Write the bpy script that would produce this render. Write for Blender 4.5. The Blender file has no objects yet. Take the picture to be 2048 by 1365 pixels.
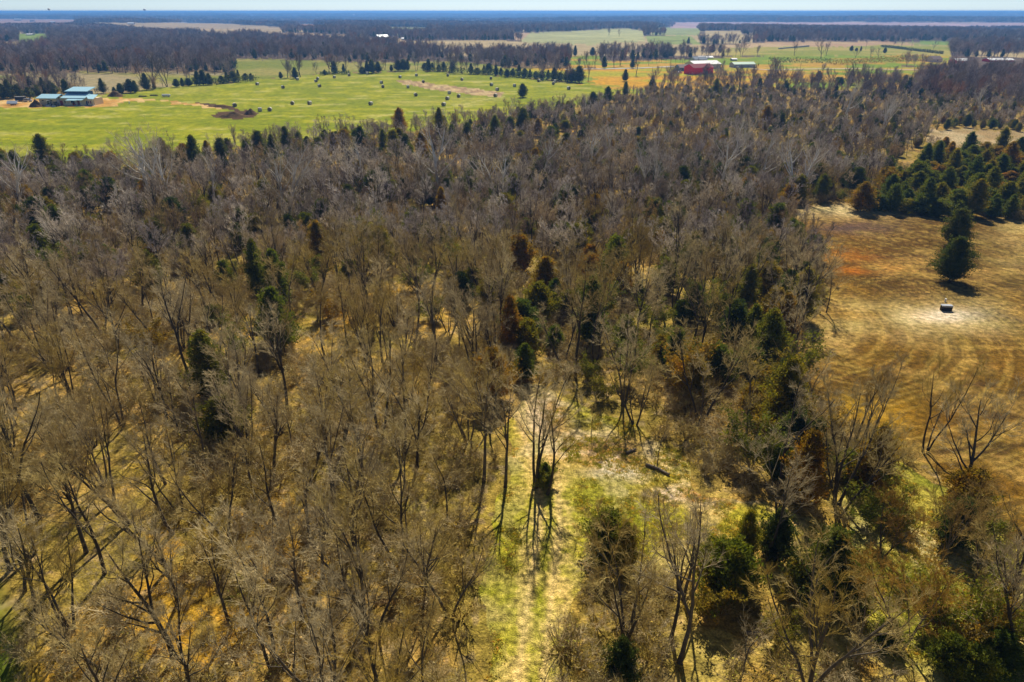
import bpy, math, random
import numpy as np
from mathutils import Vector, Matrix

sc = bpy.context.scene
COL = sc.collection
R = math.radians
PI = math.pi

# ------------------------------------------------------------------ camera, sky, sun, exposure
CAM_H = 50.0
PITCH = R(25.8)
cam_d = bpy.data.cameras.new('camera')
cam_d.lens = 24.0
cam_d.sensor_width = 36.0
cam_d.clip_start = 0.5
cam_d.clip_end = 90000
cam = bpy.data.objects.new('camera', cam_d)
COL.objects.link(cam)
cam.location = (0, 0, CAM_H)
cam.rotation_euler = (PI/2 - PITCH, R(0.0), 0)
sc.camera = cam

SUN_EL, SUN_AZ = 47.0, 6.0            # degrees above the horizon / clockwise from the view direction (+Y)
w = bpy.data.worlds.new('World')
sc.world = w
w.use_nodes = True
nt = w.node_tree
nt.nodes.clear()
wo = nt.nodes.new('ShaderNodeOutputWorld')
bg = nt.nodes.new('ShaderNodeBackground')
sky = nt.nodes.new('ShaderNodeTexSky')
sky.sky_type = 'NISHITA'
sky.sun_disc = False
sky.sun_elevation = R(SUN_EL)
sky.sun_rotation = R(SUN_AZ)
sky.air_density = 0.45
sky.dust_density = 0.1
sky.ozone_density = 2.0
bg.inputs[1].default_value = 0.076
nt.links.new(sky.outputs[0], bg.inputs[0])
nt.links.new(bg.outputs[0], wo.inputs[0])

sd = bpy.data.lights.new('sun', 'SUN')
sd.energy = 5.0
sd.angle = R(0.5)
sd.color = (1.0, 0.91, 0.76)
sun = bpy.data.objects.new('sun', sd)
COL.objects.link(sun)
d = Vector((math.sin(R(SUN_AZ))*math.cos(R(SUN_EL)), math.cos(R(SUN_AZ))*math.cos(R(SUN_EL)), math.sin(R(SUN_EL))))
sun.rotation_euler = d.to_track_quat('Z', 'Y').to_euler()
sun.location = (0, 0, 80)

sc.view_settings.view_transform = 'Standard'
sc.view_settings.look = 'None'
sc.view_settings.exposure = 0.33
sc.view_settings.gamma = 1.0

# ------------------------------------------------------------------ helpers
rng = np.random.default_rng(11)
F = 1365.0
CP, SP = math.cos(PITCH), math.sin(PITCH)


def sstep(a, b, x):
    t = np.clip((x-a)/(b-a), 0, 1)
    return t*t*(3-2*t)


def _h(ix, iy, seed):
    n = (ix.astype(np.int64)*374761393 + iy.astype(np.int64)*668265263 + seed*974711) & 0x7fffffff
    n = ((n ^ (n >> 13))*1274126177) & 0x7fffffff
    n = (n ^ (n >> 16)) & 0xffffff
    return n/float(0xffffff)


def noise(x, y, seed=0):
    ix, iy = np.floor(x), np.floor(y)
    fx, fy = x-ix, y-iy
    fx = fx*fx*(3-2*fx); fy = fy*fy*(3-2*fy)
    ix = ix.astype(np.int64); iy = iy.astype(np.int64)
    a = _h(ix, iy, seed); b = _h(ix+1, iy, seed); c = _h(ix, iy+1, seed); e = _h(ix+1, iy+1, seed)
    return (a*(1-fx)+b*fx)*(1-fy)+(c*(1-fx)+e*fx)*fy


def fbm(x, y, scale, octv=4, seed=0, gain=0.5):
    s, a, t = 0.0, 1.0, 0.0
    x = np.asarray(x, float)/scale; y = np.asarray(y, float)/scale
    for i in range(octv):
        s = s+a*noise(x+17.3*i, y-9.1*i, seed+i*31); t += a
        a *= gain; x = x*2.03; y = y*2.03
    return s/t


def height(x, y):
    x = np.asarray(x, float); y = np.asarray(y, float)
    r = np.hypot(x, y)
    n1 = fbm(x, y, 420, 2, 5)-0.5
    n2 = fbm(x, y, 1500, 2, 8)-0.5
    n3 = fbm(x, y, 5200, 2, 9)-0.5
    n0 = fbm(x, y, 30, 3, 3)-0.5
    h = n0*0.9*sstep(20, 60, r)
    h = h + n1*11*sstep(260, 1000, r) + n2*34*sstep(900, 2600, r) + n3*55*sstep(3500, 10000, r)
    h = h - 10*sstep(1800, 4500, r)
    return h


def proj(x, y, z):
    dz = z-CAM_H
    dep = y*CP - dz*SP
    up = y*SP + dz*CP
    dep = np.where(dep < 0.1, 0.1, dep)
    return 1024+F*x/dep, 682.5-F*up/dep, dep


def gp(px, py):
    """ground point seen at a pixel of the 2048x1365 photograph"""
    dx = (px-1024)/F; du = (682.5-py)/F
    v = np.array([dx, CP+du*SP, -SP+du*CP])
    ts = np.geomspace(20, 60000, 900)
    X, Y, Z = v[0]*ts, v[1]*ts, CAM_H+v[2]*ts
    below = Z < height(X, Y)
    i = int(np.argmax(below)) if below.any() else len(ts)-1
    a, b = ts[max(i-1, 0)], ts[i]
    for _ in range(24):
        m = (a+b)/2
        if CAM_H+v[2]*m < float(height(v[0]*m, v[1]*m)):
            b = m
        else:
            a = m
    return float(v[0]*b), float(v[1]*b), float(height(v[0]*b, v[1]*b))


def mpp(p):
    """metres per photo pixel at ground point p"""
    return float((p[1]*CP-(p[2]-CAM_H)*SP)/F)


def inpoly(px, py, poly):
    c = np.zeros(px.shape, bool)
    n = len(poly)
    for i in range(n):
        x0, y0 = poly[i]; x1, y1 = poly[(i+1) % n]
        if y0 == y1:
            continue
        k = ((y0 > py) != (y1 > py)) & (px < (x1-x0)*(py-y0)/(y1-y0)+x0)
        c ^= k
    return c


def tag(o, label=None, cat=None, group=None, kind=None):
    if label: o['label'] = label
    if cat: o['category'] = cat
    if group: o['group'] = group
    if kind: o['kind'] = kind
    return o


def mesh_np(name, verts, faces4=None, faces3=None, mats=(), midx=None, smooth=False):
    """fast mesh from numpy arrays (quads and/or triangles)"""
    me = bpy.data.meshes.new(name)
    verts = np.asarray(verts, np.float32)
    me.vertices.add(len(verts))
    me.vertices.foreach_set('co', verts.ravel())
    loops, starts = [], []
    nq = 0 if faces4 is None else len(faces4)
    ntg = 0 if faces3 is None else len(faces3)
    if nq: loops.append(np.asarray(faces4, np.int32).ravel())
    if ntg: loops.append(np.asarray(faces3, np.int32).ravel())
    lo = np.concatenate(loops)
    st = np.concatenate([np.arange(nq)*4, nq*4+np.arange(ntg)*3]).astype(np.int32)
    me.loops.add(len(lo))
    me.loops.foreach_set('vertex_index', lo)
    me.polygons.add(nq+ntg)
    me.polygons.foreach_set('loop_start', st)
    if midx is not None:
        me.polygons.foreach_set('material_index', np.asarray(midx, np.int32))
    if smooth:
        me.polygons.foreach_set('use_smooth', np.ones(nq+ntg, bool))
    for m in mats:
        me.materials.append(m)
    me.update(calc_edges=True)
    return me


def link(name, me, parent=None, loc=None, rotz=0, col=None):
    o = bpy.data.objects.new(name, me)
    (col or COL).objects.link(o)
    if parent is not None:
        o.parent = parent
    if loc is not None:
        o.location = loc
    if rotz:
        o.rotation_euler = (0, 0, rotz)
    return o


def empty(name, loc, rotz=0):
    o = bpy.data.objects.new(name, None)
    COL.objects.link(o)
    o.empty_display_size = 0.5
    o.location = loc
    o.rotation_euler = (0, 0, rotz)
    return o


class MB:
    """collects boxes, prisms, tubes; build() links them as one mesh"""
    def __init__(s):
        s.v, s.f = [], []

    def add(s, vs, fs):
        k = len(s.v)
        s.v += [tuple(v) for v in vs]
        s.f += [tuple(i+k for i in f) for f in fs]
        return s

    def box(s, x0, x1, y0, y1, z0, z1):
        return s.add([(x0, y0, z0), (x1, y0, z0), (x1, y1, z0), (x0, y1, z0), (x0, y0, z1), (x1, y0, z1), (x1, y1, z1), (x0, y1, z1)],
                     [(0, 3, 2, 1), (4, 5, 6, 7), (0, 1, 5, 4), (1, 2, 6, 5), (2, 3, 7, 6), (3, 0, 4, 7)])

    def slab(s, pts, t):
        """four top corners given anticlockwise, thickness t downward"""
        lo = [(p[0], p[1], p[2]-t) for p in pts]
        n = len(pts)
        return s.add(list(pts)+lo, [tuple(range(n)), tuple(range(2*n-1, n-1, -1))]+[(i, i+n, (i+1) % n+n, (i+1) % n) for i in range(n)])

    def prism(s, prof, y0, y1):
        """x-z profile extruded along y"""
        n = len(prof)
        a = [(p[0], y0, p[1]) for p in prof]; b = [(p[0], y1, p[1]) for p in prof]
        return s.add(a+b, [tuple(range(n)), tuple(range(2*n-1, n-1, -1))]+[(i, i+n, (i+1) % n+n, (i+1) % n) for i in range(n)])

    def tube(s, p0, p1, r0, r1=None, k=8):
        r1 = r0 if r1 is None else r1
        p0, p1 = Vector(p0), Vector(p1)
        q = (p1-p0).to_track_quat('Z', 'Y')
        vs = []
        for p, r in ((p0, r0), (p1, r1)):
            for i in range(k):
                a = 2*PI*i/k
                vs.append(p+q @ Vector((math.cos(a)*r, math.sin(a)*r, 0)))
        return s.add(vs, [(i, (i+1) % k, (i+1) % k+k, i+k) for i in range(k)]+[tuple(range(k-1, -1, -1)), tuple(range(k, 2*k))])

    def build(s, name, mat, parent=None, bevel=0, smooth=False, loc=None, rotz=0):
        me = bpy.data.meshes.new(name)
        me.from_pydata(s.v, [], s.f)
        me.materials.append(mat)
        if smooth:
            for p in me.polygons: p.use_smooth = True
        me.update()
        o = link(name, me, parent, loc, rotz)
        if bevel:
            b = o.modifiers.new('bevel', 'BEVEL'); b.width = bevel; b.segments = 2; b.limit_method = 'ANGLE'
        return o


# ------------------------------------------------------------------ materials
def base_mat(name, rough=0.9, spec=0.2):
    m = bpy.data.materials.new(name)
    m.use_nodes = True
    b = m.node_tree.nodes['Principled BSDF']
    b.inputs['Roughness'].default_value = rough
    b.inputs['Specular IOR Level'].default_value = spec
    return m, m.node_tree, b


def N(nt, t, **kw):
    n = nt.nodes.new(t)
    for k, v in kw.items():
        setattr(n, k, v)
    return n


def ramp(nt, fac, stops):
    r = N(nt, 'ShaderNodeValToRGB')
    e = r.color_ramp.elements
    e[0].position, e[0].color = stops[0][0], (*stops[0][1], 1)
    e[1].position, e[1].color = stops[-1][0], (*stops[-1][1], 1)
    for p, c in stops[1:-1]:
        x = e.new(p); x.color = (*c, 1)
    nt.links.new(fac, r.inputs[0])
    return r.outputs[0]


def mixc(nt, a, b, fac, blend='MIX'):
    m = N(nt, 'ShaderNodeMix', data_type='RGBA', blend_type=blend)
    if isinstance(fac, (int, float)): m.inputs[0].default_value = fac
    else: nt.links.new(fac, m.inputs[0])
    for i, c in ((6, a), (7, b)):
        if isinstance(c, tuple): m.inputs[i].default_value = (*c, 1)
        else: nt.links.new(c, m.inputs[i])
    return m.outputs[2]


def noise_tex(nt, scale, detail=4, coord='Object', dist=0.0, vec=None):
    n = N(nt, 'ShaderNodeTexNoise')
    n.inputs['Scale'].default_value = scale
    n.inputs['Detail'].default_value = detail
    n.inputs['Distortion'].default_value = dist
    if vec is None:
        tc = N(nt, 'ShaderNodeTexCoord')
        vec = tc.outputs[coord]
    nt.links.new(vec, n.inputs['Vector'])
    return n.outputs['Fac']


def plain(name, col, rough=0.7, spec=0.3, var=0.25, scale=3.0, metal=0.0):
    """painted / weathered surface with procedural variation"""
    m, nt, b = base_mat(name, rough, spec)
    f = noise_tex(nt, scale, 5)
    c = ramp(nt, f, [(0.3, tuple(x*(1-var) for x in col)), (0.7, tuple(min(1, x*(1+var*0.6)) for x in col))])
    nt.links.new(c, b.inputs['Base Color'])
    b.inputs['Metallic'].default_value = metal
    return m


def bark_mat(name, stops, vary=0.4, scale=2.2, spec=0.15):
    m, nt, b = base_mat(name, 0.85, spec)
    oi = N(nt, 'ShaderNodeObjectInfo')
    c = ramp(nt, oi.outputs['Random'], stops)
    f = noise_tex(nt, scale, 3)
    k = ramp(nt, f, [(0.3, (1-vary,)*3), (0.7, (1+vary*0.5,)*3)])
    c = mixc(nt, c, k, 1.0, 'MULTIPLY')
    nt.links.new(c, b.inputs['Base Color'])
    return m


M_trunk = bark_mat('bark', [(0, (.060, .050, .036)), (0.5, (.085, .072, .052)), (1, (.13, .11, .08))])
M_twig = bark_mat('twigs', [(0, (.44, .31, .06)), (0.3, (.56, .43, .15)), (0.55, (.48, .39, .22)), (0.8, (.70, .57, .30)), (1, (.38, .27, .09))])
M_twig_mid = bark_mat('mid_twigs', [(0, (.46, .33, .10)), (0.12, (.26, .20, .16)), (0.35, (.56, .47, .33)), (0.6, (.47, .40, .36)), (0.78, (.76, .67, .54)), (0.93, (.52, .34, .10)), (1, (.28, .22, .18))])
M_pale = bark_mat('pale_twigs', [(0, (.62, .52, .34)), (1, (.60, .53, .44))])
M_twig_far = bark_mat('far_twigs', [(0, (.32, .24, .16)), (0.3, (.20, .16, .14)), (0.55, (.36, .29, .25)), (0.75, (.46, .38, .33)), (0.9, (.42, .22, .11)), (1, (.16, .13, .12))], scale=0.2)
M_white = bark_mat('pale_bark', [(0, (.60, .56, .47)), (1, (.78, .75, .67))], vary=0.35, scale=0.8)
M_bud = bark_mat('budding_twigs', [(0, (.42, .24, .035)), (1, (.34, .23, .06))])
M_brush = bark_mat('brush', [(0, (.45, .30, .05)), (0.35, (.40, .33, .10)), (0.6, (.48, .38, .20)), (0.85, (.52, .30, .03)), (1, (.32, .32, .04))])


def leaf_mat(name, stops, trans=0.25):
    m, nt, b = base_mat(name, 0.7, 0.15)
    oi = N(nt, 'ShaderNodeObjectInfo')
    c = ramp(nt, oi.outputs['Random'], stops)
    f = noise_tex(nt, 0.9, 4)
    k = ramp(nt, f, [(0.25, (.45, .5, .4)), (0.5, (1, 1, 1)), (0.75, (1.9, 1.35, .8))])
    c = mixc(nt, c, k, 1.0, 'MULTIPLY')
    g = noise_tex(nt, 7.0, 2)
    k2 = ramp(nt, g, [(0.3, (.6, .6, .6)), (0.7, (1.35, 1.35, 1.35))])
    c = mixc(nt, c, k2, 1.0, 'MULTIPLY')
    nt.links.new(c, b.inputs['Base Color'])
    if trans:
        t = N(nt, 'ShaderNodeBsdfTranslucent')
        nt.links.new(c, t.inputs[0])
        mx = N(nt, 'ShaderNodeMixShader')
        mx.inputs[0].default_value = trans
        nt.links.new(b.outputs[0], mx.inputs[1]); nt.links.new(t.outputs[0], mx.inputs[2])
        nt.links.new(mx.outputs[0], nt.nodes['Material Output'].inputs[0])
    return m


M_cedar = leaf_mat('cedar_leaves', [(0, (.11, .16, .016)), (0.35, (.17, .20, .012)), (0.7, (.26, .23, .012)), (1, (.36, .21, .014))], .5)
M_cedar_dark = leaf_mat('dark_cedar_leaves', [(0, (.06, .095, .014)), (1, (.12, .14, .014))], .4)
M_olive = leaf_mat('olive_leaves', [(0, (.24, .25, .015)), (0.5, (.18, .22, .015)), (1, (.36, .23, .015))], 0.4)


def ground_mat(name, fine=1.0, tracks=False, sc1=0.9, bump=0.6):
    m, nt, b = base_mat(name, 0.95, 0.05)
    at = N(nt, 'ShaderNodeAttribute', attribute_name='gcol')
    c = at.outputs['Color']
    f1 = noise_tex(nt, sc1, 6)
    f2 = noise_tex(nt, sc1*5, 4)
    f3 = noise_tex(nt, 0.12, 3)
    c = mixc(nt, c, ramp(nt, f1, [(0.3, (1-.55*fine, 1-.55*fine, 1-.5*fine)), (0.5, (1, 1, 1)), (0.72, (1+.7*fine, 1+.6*fine, 1+.9*fine))]), 1.0, 'MULTIPLY')
    c = mixc(nt, c, ramp(nt, f2, [(0.3, (1-.45*fine,)*3), (0.7, (1+.4*fine,)*3)]), 1.0, 'MULTIPLY')
    c = mixc(nt, c, ramp(nt, f3, [(0.3, (.85, .9, .9)), (0.7, (1.15, 1.08, 1.1))]), 1.0, 'MULTIPLY')
    if tracks:
        tc = N(nt, 'ShaderNodeTexCoord')
        for k, (cx, cy, per, lo, hi) in enumerate(tracks):
            mp = N(nt, 'ShaderNodeMapping')
            mp.inputs['Location'].default_value = (-cx, -cy, 0)
            nt.links.new(tc.outputs['Object'], mp.inputs['Vector'])
            wv = N(nt, 'ShaderNodeTexWave', wave_type='RINGS', rings_direction='Z', wave_profile='SAW' if k % 2 else 'SIN')
            wv.inputs['Scale'].default_value = 0.314/per
            wv.inputs['Distortion'].default_value = 4.0
            wv.inputs['Detail'].default_value = 2
            wv.inputs['Detail Scale'].default_value = 0.12
            nt.links.new(mp.outputs[0], wv.inputs['Vector'])
            gate = noise_tex(nt, 0.12, 3, vec=mp.outputs[0])
            g = ramp(nt, gate, [(lo, (0, 0, 0)), (hi, (1, 1, 1))])
            st = mixc(nt, c, ramp(nt, wv.outputs['Fac'], [(0.15, (.8, .76, .7)), (0.6, (1.0, 1.0, 1.0)), (0.9, (1.25, 1.22, 1.22))]), 1.0, 'MULTIPLY')
            c = mixc(nt, c, st, g)
    nt.links.new(c, b.inputs['Base Color'])
    bp = N(nt, 'ShaderNodeBump')
    bp.inputs['Strength'].default_value = bump
    bp.inputs['Distance'].default_value = 0.35
    nt.links.new(f2, bp.inputs['Height'])
    nt.links.new(bp.outputs[0], b.inputs['Normal'])
    return m


M_floor = ground_mat('forest_floor', 1.0)
M_grass = ground_mat('short_grass', 0.45, sc1=0.35, bump=0.3)
M_path = ground_mat('trail_grass', 1.15, sc1=1.7)
M_far = ground_mat('farmland', 0.3, sc1=0.02, bump=0.0)

# ------------------------------------------------------------------ regions (outlines measured on the photograph, applied to the real ground)
REG = {
 'clearing': [(1575, 418), (1660, 405), (1780, 408), (2048, 440), (2600, 470), (2900, 1500), (2330, 1420), (2130, 1130), (2030, 1085), (1960, 1010), (1860, 930),
              (1760, 905), (1660, 845), (1610, 760), (1585, 715), (1600, 660), (1640, 610), (1655, 560), (1625, 520), (1590, 470)],
 'trail': [(960, 1800), (985, 1365), (985, 1240), (985, 1120), (1000, 1030), (1030, 960), (1035, 900), (1025, 850), (1020, 800), (1035, 770), (1090, 775), (1150, 800),
           (1240, 845), (1290, 880), (1360, 930), (1440, 985), (1540, 1020), (1680, 1060), (1690, 1090), (1600, 1075), (1500, 1080), (1420, 1110), (1380, 1150),
           (1290, 1160), (1220, 1130), (1165, 1140), (1140, 1220), (1128, 1300), (1120, 1365), (1120, 1800)],
 'hay_field': [(-900, 345), (0, 345), (140, 338), (280, 330), (400, 318), (470, 296), (560, 282), (700, 270), (830, 262), (930, 246), (1010, 232), (1100, 222), (1190, 208), (1255, 190),
               (1190, 171), (1120, 164), (1024, 154), (930, 147), (850, 142), (760, 144), (640, 149), (560, 156), (480, 162), (400, 169), (320, 177), (250, 186), (190, 190), (60, 196), (-900, 214)],
 'pasture': [(-400, 150), (120, 146), (300, 146), (470, 147), (470, 119), (560, 119), (650, 122), (720, 126), (830, 123), (900, 122), (960, 128), (1010, 136), (1060, 142), (1150, 152), (1200, 160),
             (1150, 165), (1024, 153), (930, 146), (850, 141), (760, 143), (640, 148), (560, 155), (480, 161), (400, 168), (320, 176), (250, 184), (180, 188), (120, 178), (-400, 196)],
 'orange_field': [(960, 138), (1100, 137), (1200, 138), (1300, 137), (1400, 137), (1440, 136), (1510, 137), (1560, 142), (1620, 152), (1560, 176), (1380, 178), (1250, 174), (1200, 168), (1120, 158), (1060, 148), (990, 145)],
 'green_strip': [(1140, 112), (1200, 114), (1200, 124), (1290, 121), (1400, 117), (1560, 112), (1900, 112), (1900, 130), (1550, 136), (1300, 137), (1140, 137)],
 'green_right': [(1440, 130), (1560, 128), (1700, 131), (1790, 131), (1870, 136), (1850, 165), (1780, 182), (1640, 184), (1560, 178), (1570, 150), (1500, 138)],
 'upper_green': [(1440, 98), (1540, 94), (1700, 94), (1760, 90), (1900, 92), (1900, 112), (1800, 117), (1700, 113), (1440, 112)],
 'upper_tan': [(1380, 93), (1560, 84), (1760, 84), (1850, 90), (1760, 98), (1540, 98), (1440, 98)],
 'upper_tan_low': [(1680, 106), (1780, 108), (1840, 117), (1700, 120)],
 'upper_far_green': [(1790, 84), (1960, 82), (2300, 82), (2300, 96), (1900, 94), (1800, 92)],
 'bare_pasture': [(1850, 275), (1860, 262), (1930, 258), (2100, 268), (2200, 320), (1900, 320), (1860, 300)],
 'lawn': [(-900, 1190), (-20, 1200), (25, 1260), (50, 1320), (70, 1400), (80, 1800), (-900, 1800)],
 'glade': [(1140, 165), (1290, 150), (1290, 190), (1180, 192)],
 'yellow_glade': [(1700, 905), (1780, 920), (1900, 980), (1980, 1060), (2130, 1130), (2330, 1400), (1900, 1400), (1770, 1300), (1700, 1200), (1710, 1080), (1660, 980)],
}
FAR = {
 'f1': ([(150, 47), (330, 46), (470, 49), (570, 54), (560, 66), (430, 64), (330, 62), (190, 55)], (.36, .27, .13)),
 'f2': ([(36, 68), (95, 68), (98, 82), (40, 82)], (.17, .24, .03)),
 'f3': ([(1060, 66), (1160, 62), (1250, 57), (1285, 62), (1290, 74), (1180, 80), (1040, 74)], (.34, .35, .14)),
 'f4': ([(1410, 62), (1480, 62), (1490, 74), (1410, 78)], (.36, .29, .14)),
 'f5': ([(1340, 45), (1700, 45), (2200, 46), (2200, 56), (1760, 55), (1340, 51)], (.42, .28, .25)),
 'f6': ([(520, 66), (620, 67), (700, 71), (700, 77), (540, 74)], (.38, .26, .12)),
 'f7': ([(770, 55), (860, 56), (850, 61), (780, 60)], (.30, .33, .12)),
 'f8': ([(590, 49), (640, 49), (640, 54), (590, 54)], (.40, .20, .08)),
 'f9': ([(1024, 66), (1130, 65), (1130, 75), (1024, 70)], (.36, .25, .14)),
 'f10': ([(700, 76), (800, 77), (830, 82), (720, 82)], (.40, .30, .16)),
 'f11': ([(-200, 36), (160, 40), (160, 50), (-200, 52)], (.34, .2, .12)),
 'f12': ([(350, 22.6), (430, 22.8), (430, 27), (350, 27)], (.5, .45, .4)),
 'f13': ([(1320, 55), (1400, 56), (1400, 62), (1300, 60)], (.26, .30, .10)),
 'f14': ([(1290, 72), (1380, 72), (1400, 78), (1300, 80)], (.22, .27, .06)),
}
OPEN = list(REG)
for _k in FAR:
    _p, _c = FAR[_k]
    _m = sum(q[1] for q in _p)/len(_p)
    if _m > 40:
        FAR[_k] = ([(a, b+(10 if _m > 52 else 6) if b > _m else b) for a, b in _p], _c)


def far_open(x, y):
    return (fbm(x*.75, y*.42, 150, 3, 555) > .585) & (np.hypot(x, y) > 900)


def region(x, y, jitter=True):
    """integer region id per ground point; 0 = woodland / none"""
    x = np.asarray(x, float); y = np.asarray(y, float)
    z = height(x, y)
    px, py, dep = proj(x, y, z)
    if jitter:
        a = np.clip(2.2*F/dep, 0, 40)
        px = px+a*(fbm(x, y, 7, 3, 40)-.5)*2.4
        py = py+a*(fbm(x, y, 7, 3, 41)-.5)*1.1
    ok = y > 8
    out = np.zeros(x.shape, int)
    for i, k in enumerate(OPEN):
        m = inpoly(px, py, REG[k]) & ok & (out == 0)
        out[m] = i+1
    for j, k in enumerate(FAR):
        m = inpoly(px, py, FAR[k][0]) & ok & (out == 0)
        out[m] = 100+j
    return out


# ------------------------------------------------------------------ ground: one continuous sheet, split where its cover changes
_tm = sorted((gp(a, b)[1], gp(a, b)[0]) for a, b in ((1058, 1500), (1062, 1365), (1075, 1230), (1087, 1140), (1100, 1050), (1095, 960), (1068, 880), (1045, 820), (1035, 780)))


def trail_mid(y):
    return np.interp(y, [q[0] for q in _tm], [q[1] for q in _tm])


def build_ground():
    az_in = np.linspace(-0.78, 0.78, 1150)
    az_out = np.linspace(0.78, 2*PI-0.78, 90)[1:-1]
    az = np.concatenate([az_in, az_out])
    ang = np.concatenate([np.linspace(R(84), R(57), 10)[:-1], np.linspace(R(57), R(0.9), 640)[:-1], np.geomspace(R(0.9), R(0.07), 110)])
    rr = CAM_H/np.tan(ang)
    A, Rr = np.meshgrid(az, rr)
    X = Rr*np.sin(A); Y = Rr*np.cos(A)
    Z = height(X, Y)
    na, nr = len(az), len(rr)
    x, y, z = X.ravel(), Y.ravel(), Z.ravel()
    reg = region(x, y)
    r = np.hypot(x, y)
    # --- colours of what covers the ground
    n_a = fbm(x, y, 9, 4, 60); n_b = fbm(x, y, 3.0, 3, 70); n_c = fbm(x, y, 28, 3, 80); n_d = fbm(x, y, 1.1, 2, 90)
    def C(c): return np.array(c)[None, :]
    def mix(a, b, t): t = np.clip(t, 0, 1)[:, None]; return a*(1-t)+b*t
    col = mix(C((.34, .225, .050)), C((.26, .195, .035)), sstep(.38, .6, n_a))
    col = mix(col, C((.46, .26, .022)), sstep(.55, .72, n_c)*sstep(.4, .65, n_b)*.85)
    col = mix(col, C((.33, .265, .040)), sstep(.55, .75, n_b)*0.6*sstep(.5, .3, n_c))
    col = mix(col, C((.30, .22, .10)), sstep(.6, .8, n_d)*.7)
    px, py, dep = proj(x, y, z)
    strawz = sstep(1300, 1420, px)*sstep(930, 1040, py)
    col = mix(col, mix(C((.46, .36, .08)), C((.34, .22, .04)), sstep(.4, .6, n_b)), strawz*.8)
    # woodland far away seen between the trees
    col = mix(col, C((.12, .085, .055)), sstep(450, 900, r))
    col = mix(col, C((.38, .30, .14)), (far_open(x, y) & (r > 850)).astype(float))
    big = fbm(x, y, 900, 3, 120); big2 = fbm(x, y, 350, 3, 121)
    fld = sstep(.60, .63, big2)*sstep(3200, 4200, r)
    col = mix(col, C((.36, .29, .18)), fld)
    gidx = {k: i+1 for i, k in enumerate(OPEN)}
    def setm(k, c):
        m = reg == gidx[k]
        col[m] = c[m] if c.shape[0] > 1 else c[0]
    # hay field: bright spring grass with pale mown streaks
    st = fbm(x*0.25, y*1.3, 6, 4, 130); st2 = fbm(x, y, 40, 4, 131)
    g = mix(C((.185, .225, .003)), C((.29, .30, .006)), sstep(.4, .65, st))
    g = mix(g, C((.40, .38, .10)), sstep(.62, .78, st)*.75)
    g = mix(g, C((.32, .31, .05)), sstep(.6, .75, st2)*.6)
    g = mix(g, C((.36, .33, .10)), sstep(300, 262, r)*.6)
    dirt = inpoly(px, py+fbm(x, y, 8, 2, 140)*8-4, [(-500, 192), (50, 194), (110, 205), (190, 198), (240, 196), (300, 200), (370, 204), (430, 210), (478, 217), (475, 222), (440, 219), (360, 208), (300, 203), (252, 204), (235, 211), (190, 215), (120, 214), (-500, 215)])
    yard = mix(C((.62, .42, .16)), C((.45, .24, .05)), sstep(.4, .6, n_a))
    g = mix(g, yard, dirt.astype(float))
    dark = inpoly(px, py+fbm(x, y, 4, 2, 141)*5-2.5, [(422, 232), (440, 223), (470, 221), (500, 222), (518, 226), (510, 235), (470, 239), (430, 237)]) | inpoly(px, py, [(385, 205), (425, 208), (478, 218), (470, 222), (440, 217)])
    g = mix(g, C((.085, .045, .018)), dark.astype(float))
    tan = inpoly(px, py+fbm(x, y, 8, 2, 142)*6-3, [(790, 164), (812, 162), (880, 169), (960, 178), (1010, 186), (1000, 194), (940, 189), (870, 180), (820, 172)])
    g = mix(g, mix(C((.48, .36, .17)), C((.30, .20, .10)), sstep(.4, .6, n_b)), tan.astype(float))
    tr = np.zeros(len(x), bool)
    for (x0, y0, x1, y1) in ((700, 246, 900, 212), (900, 212, 1010, 196), (560, 215, 700, 205)):
        t = np.clip((px-x0)/(x1-x0), 0, 1)
        tr |= (np.abs(py-(y0+(y1-y0)*t)-2.5*np.sin(px*.03)) < 1.1) & (px > x0) & (px < x1)
    g = mix(g, C((.42, .40, .12)), tr.astype(float)*.6)
    setm('hay_field', g)
    p = mix(C((.26, .24, .05)), C((.17, .20, .02)), sstep(.4, .6, fbm(x*.4, y, 30, 3, 150)))
    p = mix(p, C((.30, .25, .12)), sstep(.5, .6, fbm(x*.5, y, 60, 2, 151))*(px < 460))
    p = mix(p, C((.20, .27, .012)), sstep(900, 1100, px)*.7)
    setm('pasture', p)
    o = mix(C((.50, .27, .012)), C((.33, .32, .012)), sstep(.42, .58, fbm(x*.3, y, 25, 3, 152)))
    setm('orange_field', o)
    gr = mix(C((.17, .25, .008)), C((.34, .30, .03)), sstep(.5, .7, fbm(x*.4, y, 30, 3, 153)))
    gr = mix(gr, C((.50, .27, .03)), (sstep(.55, .62, fbm(x*.3, y, 22, 2, 154)))*.8)
    for k in ('green_right', 'green_strip', 'glade'): setm(k, gr)
    ug = mix(C((.22, .24, .02)), C((.34, .29, .06)), sstep(.4, .6, fbm(x*.4, y, 50, 3, 155)))
    setm('upper_green', ug)
    ut = mix(C((.44, .32, .16)), C((.38, .25, .13)), sstep(.4, .6, fbm(x*.4, y, 50, 3, 156)))
    setm('upper_tan', ut); setm('upper_tan_low', mix(ut, C((.50, .25, .05)), np.full(len(x), .4)))
    setm('upper_far_green', mix(C((.16, .25, .03)), C((.30, .26, .10)), sstep(.4, .6, fbm(x*.3, y, 60, 3, 157))))
    setm('bare_pasture', mix(C((.48, .38, .19)), C((.33, .24, .10)), sstep(.35, .6, n_a)))
    setm('lawn', mix(C((.055, .13, .004)), C((.10, .17, .01)), n_b))
    # cleared soil
    cx = mix(C((.165, .090, .009)), C((.09, .048, .006)), sstep(.35, .65, n_c))
    cx = mix(cx, C((.34, .22, .05)), sstep(.54, .74, n_a)*.7)
    cx = mix(cx, C((.07, .038, .010)), sstep(.66, .8, fbm(x*.35, y, 4, 3, 160))*.8)
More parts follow.
